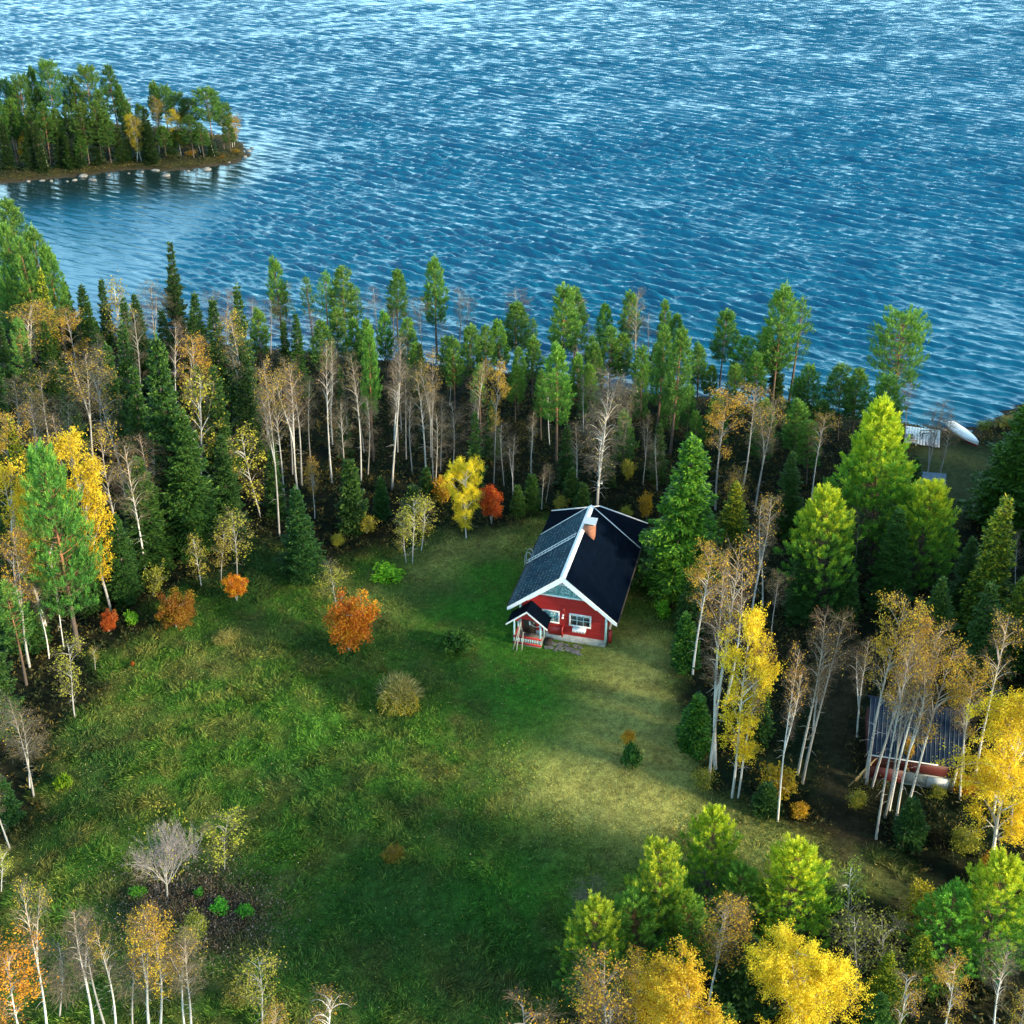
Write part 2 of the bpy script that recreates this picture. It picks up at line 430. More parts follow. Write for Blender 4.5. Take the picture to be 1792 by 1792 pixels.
def ground_mat():
    m, nt, b = new_mat("ground_cover")
    at = node(nt, "ShaderNodeAttribute", attribute_name="land")
    tc = texco(nt)
    n1 = noise_n(nt, 2.6, 6, 0.7, tc); n2 = noise_n(nt, 11.0, 4, 0.7, tc, dist=0.6)
    f = mapr(nt, n1.outputs[0], 0.3, 0.7, 0.55, 1.45); g = mapr(nt, n2.outputs[0], 0.3, 0.7, 0.5, 1.5)
    mm = node(nt, "ShaderNodeMath", operation='MULTIPLY'); nt.links.new(f, mm.inputs[0]); nt.links.new(g, mm.inputs[1])
    vs = node(nt, "ShaderNodeVectorMath", operation='SCALE'); nt.links.new(at.outputs["Color"], vs.inputs[0]); nt.links.new(mm.outputs[0], vs.inputs["Scale"])
    vor = node(nt, "ShaderNodeTexVoronoi"); vor.inputs["Scale"].default_value = 5.5; nt.links.new(tc, vor.inputs["Vector"])
    sp = mapr(nt, vor.outputs["Distance"], 0.07, 0.11, 1, 0)      # fallen leaves
    nn = noise_n(nt, 0.5, 3, 0.6, tc); gate = mapr(nt, nn.outputs[0], 0.46, 0.62, 0, 1)
    m2 = node(nt, "ShaderNodeMath", operation='MULTIPLY'); nt.links.new(sp, m2.inputs[0]); nt.links.new(gate, m2.inputs[1])
    c = mixc(nt, m2.outputs[0], vs.outputs[0], (0.20, 0.16, 0.05))
    nt.links.new(c, b.inputs["Base Color"]); b.inputs["Roughness"].default_value = 0.95; b.inputs["Specular IOR Level"].default_value = 0.1
    bump(nt, b, n2.outputs[0], 1.0, 0.12)
    return m
gme = gm.data("ground", [ground_mat()], smooth=True)
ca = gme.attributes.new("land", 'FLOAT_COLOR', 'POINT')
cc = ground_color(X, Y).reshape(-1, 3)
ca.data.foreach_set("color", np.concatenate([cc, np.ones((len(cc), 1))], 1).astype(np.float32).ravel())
tag(link("ground", gme), kind="structure")

# ---- the lake: one sheet whose mesh carries real waves, finer where the camera is nearer
ys = [78.0]
while ys[-1] < 6000: ys.append(ys[-1] * (1 + 0.00115 + 0.03 * sstep(420, 1500, ys[-1])))
ys = np.array(ys); us = np.linspace(-0.66, 0.66, 820)
us = np.concatenate([[-3.0, -1.5, -1.1, -.9, -.75], us, [.75, .9, 1.1, 1.5, 3.0]])
WX = ys[:, None] * us[None, :]; WY = np.repeat(ys[:, None], len(us), 1)
wr = np.random.default_rng(5)
calm = np.clip(1.15 * sstep(-30, -62, WX) * sstep(222, 192, WY) + 0.9 * sstep(-40, -48, WX) * sstep(205, 185, WY) * 0.6, 0, 1)
shore_near = sstep(26, 3, -land_sd(WX, WY))
amp = (1 - 0.86 * calm) * (1 - 0.55 * shore_near)
WZ = np.zeros_like(WX)
warps = [fbm(200 + k, WX / 38.0, WY / 38.0, 2) for k in range(4)]; gustf = [fbm(300 + k, WX / 23.0, WY / 14.0, 2) for k in range(5)]
for k in range(44):
    lam = 0.75 * (3.1 / 0.75) ** (wr.random() ** 0.8)                     # wave length
    th = R(-122) + wr.normal() * 0.13 + (wr.normal() * .30 if lam < 1.6 else 0)
    kx, ky = math.cos(th) * 2 * math.pi / lam, math.sin(th) * 2 * math.pi / lam
    A = 0.0195 * lam ** 1.0 * (0.5 + wr.random())
    fade = sstep(lam * 300, lam * 150, WY)
    warp = (0.8 * wr.normal() + .3) * warps[k % 4] * 2 * math.pi
    gust = 0.45 + 1.1 * gustf[k % 5]
    ph = kx * WX + ky * WY + wr.random() * 6.28 + warp
    sn = np.sin(ph)
    WZ += A * fade * gust * (sn + 0.28 * np.cos(2 * ph))
gusts = 0.55 + 0.95 * fbm(900, WX / 70.0, WY / 34.0, 3) + 0.35 * (fbm(910, WX / 14.0 + WY / 40.0, WY / 9.0, 3) - 0.5); amp = amp * gusts
WZ *= amp
WZ = np.where(land_sd(WX, WY) > 6, 0, WZ)
wm = Mesh(); ny, nx = WX.shape
i, j = np.meshgrid(np.arange(ny - 1), np.arange(nx - 1), indexing='ij'); a = i * nx + j
wm.add(np.stack([WX, WY, WZ], -1).reshape(-1, 3), np.stack([a, a + 1, a + nx + 1, a + nx], -1).reshape(-1, 4))
def water_mat():
    m, nt, b = new_mat("lake_water")
    dp = node(nt, "ShaderNodeAttribute", attribute_name="tree_reflection")      # dark tree reflections painted into the calm water by the point
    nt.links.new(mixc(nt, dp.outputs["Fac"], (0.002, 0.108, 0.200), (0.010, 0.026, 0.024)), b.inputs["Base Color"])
    b.inputs["Roughness"].default_value = 0.06; b.inputs["IOR"].default_value = 1.333
    at = node(nt, "ShaderNodeAttribute", attribute_name="chop")
    t_ = node(nt, "ShaderNodeTexCoord"); m1 = node(nt, "ShaderNodeMapping"); m1.inputs["Rotation"].default_value = (0, 0, R(30))
    nt.links.new(t_.outputs["Object"], m1.inputs[0]); m2 = node(nt, "ShaderNodeMapping"); m2.inputs["Scale"].default_value = (0.42, 1.35, 1)
    nt.links.new(m1.outputs[0], m2.inputs[0]); tc = m2.outputs[0]
    n1 = noise_n(nt, 2.1, 4, 0.62, tc, dist=0.4); n2 = noise_n(nt, 0.42, 5, 0.6, tc, dist=0.4)
    ad = node(nt, "ShaderNodeMath", operation='MULTIPLY_ADD'); nt.links.new(n2.outputs[0], ad.inputs[0]); ad.inputs[1].default_value = 0.5; nt.links.new(n1.outputs[0], ad.inputs[2])
    bn = node(nt, "ShaderNodeBump"); bn.inputs["Distance"].default_value = 0.20
    nt.links.new(mapr(nt, at.outputs["Fac"], 0, 1, 0.04, 1.0), bn.inputs["Strength"])
    nt.links.new(ad.outputs[0], bn.inputs["Height"]); nt.links.new(bn.outputs[0], b.inputs["Normal"])
    return m
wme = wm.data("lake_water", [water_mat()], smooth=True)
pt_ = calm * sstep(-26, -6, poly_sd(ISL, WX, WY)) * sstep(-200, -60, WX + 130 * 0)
wb_ = wme.attributes.new("tree_reflection", 'FLOAT', 'POINT'); wb_.data.foreach_set("value", pt_.astype(np.float32).ravel())
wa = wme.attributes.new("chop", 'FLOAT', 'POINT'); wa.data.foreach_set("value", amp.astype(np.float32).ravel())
tag(link("water", wme), kind="structure")

# ============================================================ TREES: one set of shapes per kind
def make_spruce(seed, H=14.0, Rb=2.3, dens=1.0, bare=0.04, mat='spruce', top_sun=.25):
    rng = np.random.default_rng(seed)
    tr = Mesh(); cr = Mesh()
    zz = np.linspace(0, H, 9); sway = np.stack([np.sin(zz * .5 + seed) * .05, np.cos(zz * .4) * .05, zz], 1)
    tube(tr, sway, 0.017 * H * (1 - zz / H * .93), 7)
    z = H * bare
    while z < H * 0.985:
        t = z / H
        Rz = Rb * min(1, (t - bare + .10) / .12) * (1 - t) ** 0.80 * rng.uniform(.82, 1.12) + 0.08
        nb = max(4, int(9 * (1 - t * .45) * dens)); off = rng.random() * 6.28; az0 = seed * 1.3
        for k in range(nb):
            if rng.random() < .07 + .25 * (math.sin(az0 + z * 1.9 + k * 2.1) > .86): continue
            az = off + k * 6.283 / nb + rng.normal() * .16; L = Rz * rng.uniform(.62, 1.22) * (1 + .16 * math.sin(2 * az + seed)); zb = z + rng.normal() * .14
            out = np.array([math.cos(az), math.sin(az), 0]); lat = np.array([-math.sin(az), math.cos(az), 0])
            rise = (0.55 - 0.9 * (1 - t) ** 1.0)                     # top branches rise, low ones hang
            ts = np.linspace(0, 1, 5)
            line = out[None] * (ts * L)[:, None] + np.array([0, 0, 1.])[None] * (L * (rise * ts * .8 - .28 * ts ** 2 + .24 * ts ** 4))[:, None] + [0, 0, zb]
            if L > .5: tube(cr, line, 0.022 * L ** .5 * (1.05 - ts), 3, 1, .3)
            nt_ = int(5 + 6 * L)
            tt = np.sort(rng.uniform(.16, 1.0, nt_))
            base = np.stack([np.interp(tt, ts, line[:, q]) for q in range(3)], 1)
            for s in (-1, 1):
                tl = (0.40 * L * (1.08 - tt) + .16) * rng.uniform(.7, 1.2, nt_)
                d = unit(out[None] * .75 + lat[None] * s * 0.95 + np.stack([rng.normal(0, .12, nt_), rng.normal(0, .12, nt_), rng.normal(-.22, .14, nt_)], 1))
                ns = 4
                for q in range(ns):
                    P = base + d * (tl * q / ns)[:, None] + rng.normal(0, .02, (nt_, 3))
                    side = np.cross(d, np.array([0, 0, 1.])) + rng.normal(0, .35, (nt_, 3))
                    blades(cr, P, d + rng.normal(0, .18, (nt_, 3)), tl * .5 + .05, 0.105 + .05 * rng.random(nt_), rng, 0, var=np.clip(rng.random(nt_) * .8 + top_sun * (t - .4), 0, 1), side=side)  # tone rises up the crown: low sun painted on the top
                # hanging twigs under the bough
                blades(cr, base + d * (tl * .5)[:, None], d * .4 + np.array([0, 0, -1.0]) + rng.normal(0, .2, (nt_, 3)), tl * .5 + .12, .09, rng, 0, var=rng.random(nt_) * .5)
            blades(cr, base, np.repeat(out[None], nt_, 0) + rng.normal(0, .25, (nt_, 3)) + [0, 0, .25], .34, .15, rng, 0)
        z += rng.uniform(.30, .46) * (1.15 - .45 * t) * (H / 14.0)
    P = np.tile(sway[-1], (14, 1)) - np.stack([np.zeros(14), np.zeros(14), rng.random(14) * .9], 1)
    blades(cr, P, np.stack([rng.normal(0, .5, 14), rng.normal(0, .5, 14), np.ones(14)], 1), .42, .10, rng, 0, var=rng.uniform(.6, 1, 14))
    return tr.data("spruce_trunk", [M['spruce_bark']], True), cr.data("spruce_crown", [M[mat], M['spruce_bark']]), H, 2 * Rb * .92

def make_pine(seed, H=8.0, Rb=2.2, bare=.08, shape='young', puffs=1.0, nblade=18, bl=.20, sparse=0.0, mat='pine', top_sun=.45):
    """pine: branches in whorls, each ending in upturned brushes of needles"""
    rng = np.random.default_rng(seed)
    tr = Mesh(); cr = Mesh()
    zz = np.linspace(0, H, 10); sw = .012 * H
    path = np.stack([np.sin(zz / H * 3 + seed) * sw, np.cos(zz / H * 2.3 + seed) * sw, zz], 1)
    tube(tr, path, 0.0155 * H ** .95 * (1 - zz / H * .92), 7)
    PP = []; PD = []; PS = []
    z = H * bare
    while z < H * .97:
        t = (z / H - bare) / (1 - bare)
        if shape == 'young': Rz = Rb * (1 - t) ** .5 * (0.78 + .22 * min(1, t / .2))
        elif shape == 'cone': Rz = Rb * (1 - t) ** .82 * (0.85 + .15 * min(1, t / .2))
        elif shape == 'round': Rz = Rb * math.sqrt(max(.04, 1 - ((t - .45) / .58) ** 2))
        else: Rz = Rb * (1 - t) ** .55 * (0.55 + .45 * min(1, t / .3))
        c = np.array([np.interp(z, zz, path[:, 0]), np.interp(z, zz, path[:, 1]), z])
        nb = rng.integers(5, 8) if shape != 'slim' else rng.integers(4, 7); off = rng.random() * 6.28
        for k in range(nb):
            if rng.random() < .10 + sparse: continue
            az = off + k * 6.283 / nb + rng.normal() * .2; L = Rz * rng.uniform(.65, 1.15)
            el = (0.22 + .75 * t) if shape in ('young', 'cone') else (0.05 + .6 * t)
            el += rng.normal() * .10
            out = np.array([math.cos(az), math.sin(az), 0.])
            ts = np.linspace(0, 1, 5)
            line = c + out[None] * (ts * L * math.cos(el * .6))[:, None] + np.array([0, 0, 1.])[None] * (L * (math.sin(el) * ts * .7 + .22 * ts ** 2))[:, None]
            tube(cr, line, (.016 * L + .008) * (1.1 - ts), 3, 1, .4)
            lat = np.array([-math.sin(az), math.cos(az), 0.])
            n = max(3, int((3 + 6.0 * L) * puffs)); tt = rng.uniform(.30, 1.02, n) if L > .5 else rng.uniform(.1, 1, n)
            P = np.stack([np.interp(tt, ts, line[:, q]) for q in range(3)], 1)
            s = rng.normal(0, .30, n) * L * (1.15 - tt) * 1.2
            P += lat * s[:, None] + out * (np.abs(s) * .45)[:, None] + np.array([0, 0, 1.]) * (rng.normal(.02, .10, n) + .12 * np.abs(s))[:, None]
            PP.append(P); PD.append(unit(out * .42 + lat * (s / max(L, .3) * .7)[:, None] + np.array([0, 0, 1.]) * (.9 + .5 * t)))
            PS.append(np.ones(n))
        z += rng.uniform(.34, .50) * (1.0 if shape in ('young', 'cone') else 1.15) * (1.1 - .35 * t)
    n = 5; P = np.tile(path[-1], (n, 1)) + rng.normal(0, .05, (n, 3)); P[:, 2] -= np.linspace(.0, .5, n)
    PP.append(P); PD.append(np.tile([0, 0, 1.], (n, 1))); PS.append(np.full(n, 1.1))
    P = np.concatenate(PP); D = np.concatenate(PD); n = len(P)
    tone = rng.random(n)
    for q in range(nblade):
        u = q / nblade
        off = D * (u * bl * 1.9)
        spread = rng.normal(0, 1, (n, 3)); spread -= D * (spread * D).sum(1, keepdims=True)
        d = D * .85 + unit(spread) * (.85 - .45 * u)
        blades(cr, P + off, d, bl * rng.uniform(.7, 1.15, n), .034 * (bl / .2) * 1.12, rng, 0, var=np.clip(tone * .5 + rng.random(n) * .22 + .24 * u + top_sun * (P[:, 2] / H - .5), 0, 1))  # tone rises with height: low sun painted in with the new growth
    return tr.data("pine_trunk", [M['pine_bark']], True), cr.data("pine_crown", [M[mat], M['pine_bark']]), H, 2 * Rb * .84

def make_birch(seed, H=14.0, Rb=1.5, bare=.42, leaves=0, leafmat='gold', top_only=0.0, twigs=1.0, droop=.35, fork=False, lsize=.11, bark='birch_bark', spread=.55, trad=.0085):
    rng = np.random.default_rng(seed)
    tr = Mesh(); cr = Mesh()
    def stem(base, H0, H1, r0, lean):
        zz = np.linspace(H0, H1, 9); t = (zz - H0) / (H1 - H0)
        ph = rng.random() * 6
        p = np.stack([base[0] + np.sin(t * 4 + ph) * .02 * H - math.sin(ph) * .02 * H + lean[0] * t ** 1.3, base[1] + np.cos(t * 3 + ph) * .018 * H - math.cos(ph) * .018 * H + lean[1] * t ** 1.3, zz], 1)
        tube(tr, p, r0 * (1 - .90 * t) + .006, 7)
        return p
    main = stem((0, 0), 0, H, trad * H, (0, 0))
    main[:, :2] -= 0
    stems = [(main, H * bare)]
    if fork:
        zf = H * rng.uniform(.28, .45); b = [np.interp(zf, main[:, 2], main[:, q]) for q in (0, 1)]
        az = rng.random() * 6.28
        stems.append((stem(b, zf, H * rng.uniform(.86, .97), trad * .75 * H, (math.cos(az) * Rb * .55, math.sin(az) * Rb * .55)), max(H * bare, zf + .6)))
    # a few dead lower limbs
    for k in range(int(7 * min(1.3, twigs))):
        z = rng.uniform(.18, max(.25, bare)) * H; b = np.array([np.interp(z, main[:, 2], main[:, 0]), np.interp(z, main[:, 2], main[:, 1]), z])
        az = rng.random() * 6.28; L = rng.uniform(.3, 1.0) * Rb * .8; ts = np.linspace(0, 1, 4)
        o = np.array([math.cos(az), math.sin(az), 0])
        tube(tr, b + o * (ts * L)[:, None] + np.array([0, 0, 1.]) * (rng.uniform(-.15, .25) * L * ts + .1 * L * np.sin(ts * 5))[:, None], .018 * (1.1 - ts), 3)
    TP = []; TD = []; TL = []
    for p, z0 in stems:
        ztop = p[-1, 2]; n = int(34 * (ztop - z0) / 8.0)
        for k in range(n):
            t = (k + rng.random()) / n; z = z0 + (ztop - z0) * t * .985
            c = np.array([np.interp(z, p[:, 2], p[:, 0]), np.interp(z, p[:, 2], p[:, 1]), z])
            prof = math.sqrt(max(.02, 1 - ((t - .42) / .62) ** 2)) if t > .42 else (.45 + .55 * t / .42)
            L = Rb * prof * rng.uniform(.7, 1.2) * (1.1 if not fork else .85)
            az = rng.random() * 6.28; el = R(rng.uniform(38, 62)) * (1 - .15 * t) + .12
            out = np.array([math.cos(az), math.sin(az), 0.]); ts = np.linspace(0, 1, 6); LL = L / math.cos(el) * .9
            LL = min(LL, L * 1.7)
            line = c + out * (LL * math.cos(el) * ts)[:, None] + np.array([0, 0, 1.]) * (LL * (math.sin(el) * ts - droop * ts ** 2.4))[:, None]
            up_ = line[:, 2].max() - z; room = max(.12, ztop - .30 * L - z)
            if up_ > room: line[:, 2] = z + (line[:, 2] - z) * room / up_
            tube(tr, line, (.012 * LL + .010) * (1.08 - ts), 4)
            for s in range(int(5 + 5 * L)):
                u = rng.uniform(.22, 1); b = np.array([np.interp(u, ts, line[:, q]) for q in range(3)])
                d = out * rng.uniform(.2, .9) + rng.normal(0, .55, 3); d[2] += spread; d /= np.linalg.norm(d)
                sl = rng.uniform(.35, .8) * (.45 + .4 * L); e = b + d * sl
                blades(cr, b[None], d[None], sl, .030, rng, 1, var=[rng.random() * .6])
                m = 4
                f = rng.uniform(.3, 1, m)[:, None]
                TP.append(b + (e - b) * f); dd = d * .6 + rng.normal(0, .5, (m, 3)); dd[:, 2] += (.35 - droop * 2.2 * rng.random(m)); TD.append(unit(dd)); TL.append(rng.uniform(.28, .75, m))
    P = np.concatenate(TP); D = np.concatenate(TD); L = np.concatenate(TL); n = len(P)
    keep = rng.random(n) < min(1, twigs)
    for rep in range(2 if twigs > 1.5 else 1):
        blades(cr, P[keep], D[keep] + rng.normal(0, .25, (keep.sum(), 3)), L[keep], .013, rng, 1)
    if leaves:
        w = np.ones(n)
        # bare gaps: leaves gather in clumps
        cl = fbm(seed * 3 + 5, P[:, 0] * 1.3 + P[:, 2] * .9 + 50, P[:, 1] * 1.3 - P[:, 2] * .7 + 50, 2); w *= sstep(.30, .58, cl) + .12
        if top_only > 0: w *= sstep(top_only - .12, top_only + .12, P[:, 2] / H + rng.normal(0, .05, n)) + .03
        idx = rng.choice(n, leaves, p=w / w.sum())
        u = rng.random(leaves)[:, None]
        Q = P[idx] + D[idx] * L[idx][:, None] * u + rng.normal(0, .07, (leaves, 3))
        d = rng.normal(0, 1, (leaves, 3)); d[:, 2] -= .5
        tone = np.clip(.5 + .9 * (cl[idx] - .5) + rng.normal(0, .25, leaves), 0, 1)
        blades(cr, Q, d, lsize * rng.uniform(.7, 1.3, leaves), lsize * .8, rng, 0, var=tone)
    return tr.data("birch_trunk", [M[bark]], True), cr.data("birch_crown", [M[leafmat], M['twig']]), H + (.6 if leaves > 5000 else .3), 2 * Rb * 1.02

def make_bush(seed, H=1.8, Rb=1.0, leaves=2600, leafmat='rowan', lsize=.11, stems=7, lowest=.15, clump=.45, round_=True, bark='grey_bark'):
    """shrub or little tree: several stems, twigs and leaves in bunches"""
    rng = np.random.default_rng(seed); tr = Mesh(); cr = Mesh()
    C = []
    for k in range(stems):
        az = rng.random() * 6.28; r = Rb * rng.uniform(.15, .75); top = H * rng.uniform(.6, .95); ts = np.linspace(0, 1, 5)
        line = np.stack([math.cos(az) * r * ts ** 1.3, math.sin(az) * r * ts ** 1.3, top * ts], 1)
        tube(tr, line, (.012 * H + .01) * (1.05 - ts * .9), 5)
        for s in range(9):
            u = rng.uniform(lowest + .1, 1); b = np.array([np.interp(u, ts, line[:, q]) for q in range(3)])
            d = unit(np.array([rng.normal(), rng.normal(), rng.uniform(.1, 1.1)])); e = b + d * rng.uniform(.25, .6) * Rb
            tube(tr, np.stack([b, (b + e) / 2 + rng.normal(0, .03, 3), e]), np.array([.012, .009, .004]) * (H / 2) ** .5, 3)
            C.append(e); C.append((b + e) / 2)
    C = np.array(C)
    nb = 55
    v = rng.normal(size=(nb, 3)); v = unit(v) * rng.uniform(.5, 1, (nb, 1)); v[:, 2] = np.abs(v[:, 2]) if not round_ else v[:, 2]
    B = v * [Rb * .85, Rb * .85, H * (.44 if round_ else .8)]; B[:, 2] += H * (.54 if round_ else .12)
    C = np.concatenate([C, B]); C = C[C[:, 2] > lowest * H]
    idx = rng.integers(0, len(C), leaves)
    tone = rng.random(len(C))
    Q = C[idx] + unit(rng.normal(size=(leaves, 3))) * (rng.random((leaves, 1)) ** .5) * clump * Rb * .5
    Q[:, 2] = np.maximum(Q[:, 2], .03)
    d = rng.normal(0, 1, (leaves, 3))
    blades(cr, Q, d, lsize * rng.uniform(.7, 1.3, leaves), lsize * .8, rng, 0, var=np.clip(tone[idx] * .7 + rng.normal(.15, .15, leaves), 0, 1))
    return tr.data("shrub_stems", [M[bark]], True), cr.data("shrub_leaves", [M[leafmat]]), H, 2 * Rb

def make_bare(seed, H=5.0, Rb=2.3):
    """leafless spreading tree with fine pale branches"""
    rng = np.random.default_rng(seed); tr = Mesh(); cr = Mesh()
    def grow(p, d, L, r, lev):
        ts = np.linspace(0, 1, 5); bend = rng.normal(0, .12, 3)
        line = p + d * (ts * L)[:, None] + bend * (L * ts ** 2)[:, None]
        tube(tr if lev < 3 else cr, line, r * (1.05 - .55 * ts), 5 if lev < 2 else 3, 0 if lev < 3 else 1, rng.random())
        if lev >= 5: return
        n = (7, 6, 5, 4, 3)[lev]
        for k in range(n):
            u = rng.uniform(.35, 1) if lev else rng.uniform(.30, 1)
            b = np.array([np.interp(u, ts, line[:, q]) for q in range(3)])
            nd = unit(d * .9 + rng.normal(0, .5, 3) * np.array([1, 1, .55]) + np.array([0, 0, .10]))
            grow(b, nd, L * rng.uniform(.50, .75), r * .52, lev + 1)
    grow(np.zeros(3), np.array([0, 0, 1.]), H * .34, .065, 0)
    for k in range(5):
        az = k * 1.26 + rng.random() * .4
        grow(np.array([0, 0, H * .14]), unit(np.array([math.cos(az), math.sin(az), .9])), H * .34, .034, 1)
    n = 260
    v = unit(rng.normal(size=(n, 3))) * [Rb * .8, Rb * .8, H * .32]; v[:, 2] += H * .55
    blades(cr, v, rng.normal(0, 1, (n, 3)), .12, .09, rng, 0)
    return tr.data("tree_trunk", [M['grey_bark']], True), cr.data("tree_crown", [M['olive'], M['pale_twig']]), H, 2 * Rb

M['pale_twig'] = leaf_mat("pale_twigs", (0.22, 0.20, 0.18), (0.36, 0.33, 0.29), (0.48, 0.45, 0.40), 0.05, 0.8)

def make_mound(seed, H=1.3, Rb=1.2):
    """a rounded tussock: yellow-leaved twigs below, dry grass hanging over the top"""
    rng = np.random.default_rng(seed); st = Mesh(); cr = Mesh()
    for k in range(14):
        az = rng.random() * 6.28; ts = np.linspace(0, 1, 4)
        tube(st, np.stack([math.cos(az) * Rb * .7 * ts, math.sin(az) * Rb * .7 * ts, H * .8 * ts], 1), .015 * (1.05 - ts), 3)
    n = 3600; v = rng.normal(size=(n, 3)); v[:, 2] = np.abs(v[:, 2]); ll_ = np.sin(np.arctan2(v[:, 1], v[:, 0]) * 3 + seed)[:, None] * .14; v = unit(v) * (rng.uniform(.75, 1, (n, 1)) + ll_) * [Rb, Rb, H * .85]
    blades(cr, v, rng.normal(0, 1, (n, 3)), .085, .07, rng, 0)
    n = 800; v = rng.normal(size=(n, 3)) + [.5, .3, 0]; v[:, 2] = np.abs(v[:, 2]) + .9; v = unit(v) * [Rb, Rb, H] * rng.uniform(.8, 1.05, (n, 1))
    blades(cr, v, unit(v) * .8 + rng.normal(0, .35, (n, 3)) + [0, 0, -.1], .55, .03, rng, 1)
    return st.data("tussock_stems", [M['grey_bark']], True), cr.data("tussock_leaves", [M['olive'], M['wispy']]), H, 2 * Rb

KIT = {}
def kit(k, name, parts, phrase, cat, *variants): KIT[k] = dict(name=name, parts=parts, phrase=phrase, cat=cat, var=list(variants))
kit('SP', 'spruce_tree', ('trunk', 'crown'), 'dark green spruce', 'spruce tree', *[make_spruce(s) for s in (1, 2, 3)])
kit('SN', 'spruce_tree', ('trunk', 'crown'), 'narrow dark green spruce', 'spruce tree', *[make_spruce(s, 14, 1.45, .8) for s in (4, 5)])
kit('SY', 'spruce_tree', ('trunk', 'crown'), 'yellow tipped spruce', 'spruce tree', make_spruce(8, 12, 2.3, 1.1, .03, 'sunspruce', .75), make_spruce(9, 12, 2.0, 1.0, .03, 'sunspruce', .75))  # yellow of the tips is painted sun
kit('SB', 'spruce_tree', ('trunk', 'crown'), 'broad dense green spruce', 'spruce tree', make_spruce(6, 13, 2.9, 1.15, .02))
kit('SS', 'spruce_tree', ('trunk', 'crown'), 'small blue green spruce', 'spruce tree', make_spruce(7, 5.0, 1.1, .8, .02), make_spruce(17, 5.5, 1.3, .8, .02))
kit('YP', 'pine_tree', ('trunk', 'crown'), 'bushy yellow green pine', 'pine tree', *[make_pine(s, 8.5, 2.1, puffs=1.1, nblade=27, mat='sunpine', top_sun=.95) for s in (11, 12, 13, 14)])
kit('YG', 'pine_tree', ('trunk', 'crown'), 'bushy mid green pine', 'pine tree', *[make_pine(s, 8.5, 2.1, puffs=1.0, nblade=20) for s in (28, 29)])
kit('GP', 'pine_tree', ('trunk', 'crown'), 'great yellow green pine', 'pine tree', make_pine(18, 13, 3.0, .10, 'cone', 1.2, 24, .25, mat='sunpine', top_sun=1.05))
kit('BP', 'pine_tree', ('trunk', 'crown'), 'broad green pine', 'pine tree', make_pine(15, 14, 2.9, .22, 'young', .9, 16, .26), make_pine(16, 13, 2.7, .3, 'round', .9, 16, .26))
kit('TP', 'pine_tree', ('trunk', 'crown'), 'tall green pine with bare lower trunk', 'pine tree', *[make_pine(s, 13.5, 1.35, .36, 'slim', 1.25, 15, .27) for s in (21, 22, 23)])
kit('TS', 'pine_tree', ('trunk', 'crown'), 'thin see-through pine', 'pine tree', *[make_pine(s, 14, 1.15, .42, 'slim', .65, 12, .27, .15) for s in (24, 25)])
kit('TR', 'pine_tree', ('trunk', 'crown'), 'round topped pine on a bare stem', 'pine tree', *[make_pine(s, 13, 1.55, .52, 'round', 1.0, 15, .28) for s in (26, 27)])
kit('BB', 'birch_tree', ('trunk', 'crown'), 'bare white trunked birch', 'birch tree', *[make_birch(s, 14, 1.35, .38 + .03 * (s % 5), 70, 'amber', .7, 1.4, fork=(s % 2 == 0)) for s in (31, 32, 33, 71, 72)])
kit('BO', 'birch_tree', ('trunk', 'crown'), 'birch with brown twigs and a golden top', 'birch tree', *[make_birch(s, 14, 1.5, .50, 560, 'amber', .72, fork=(s % 2 == 0)) for s in (34, 35, 36, 73)])
kit('BL', 'birch_tree', ('trunk', 'crown'), 'large bare birch', 'birch tree', make_birch(56, 14, 1.9, .24, 260, 'olive', .4, 2.0, .5, fork=True))
kit('BM', 'birch_tree', ('trunk', 'crown'), 'birch with amber and yellow leaves', 'birch tree', *[make_birch(s, 13, 1.6, .42, 2400, 'amber', .35, fork=(s % 2 == 1)) for s in (37, 38)])
kit('BY', 'birch_tree', ('trunk', 'crown'), 'birch in full yellow leaf', 'birch tree', *[make_birch(s, 12, 1.7, .22, 17000, 'gold', 0, .7, lsize=.10) for s in (41, 42, 43)])
kit('BD', 'birch_tree', ('trunk', 'crown'), 'dense golden birch', 'birch tree', make_birch(44, 9, 2.1, .12, 50000, 'gold', 0, .6, lsize=.07), make_birch(45, 9, 2.0, .12, 42000, 'gold', 0, .6, lsize=.07))
kit('BG', 'birch_tree', ('trunk', 'crown'), 'young birch with sparse yellow leaves', 'birch tree', *[make_birch(s, 7, 1.1, .25, 900, 'olive', 0, .8, lsize=.13) for s in (46, 47)])
kit('BW', 'birch_tree', ('trunk', 'crown'), 'drooping birch with sandy brown twigs', 'birch tree', make_birch(48, 8, 1.6, .3, 500, 'amber', .3, 1.0, .75))
kit('DT', 'dead_tree', ('trunk', 'crown'), 'dead grey twiggy tree', 'dead tree', make_birch(49, 12, .95, .30, 0, 'amber', 0, 1.0, .15, bark='grey_bark', spread=.1))
kit('BT', 'bare_tree', ('trunk', 'crown'), 'leafless grey spreading tree', 'tree', make_bare(51))
kit('RO', 'rowan_tree', ('stems', 'leaves'), 'orange rowan', 'rowan tree', make_bush(61, 3.6, 1.55, 13000, 'rowan', .105, 8, .14), make_bush(62, 3.2, 1.3, 8000, 'rowan', .10, 7, .2))
kit('GB', 'shrub', ('stems', 'leaves'), 'bright green leafy shrub', 'shrub', make_bush(63, 1.3, 1.1, 2600, 'green', .16, 6, .05, .4, False), make_bush(64, 1.1, .8, 1500, 'green', .15, 6, .05, .4, False))
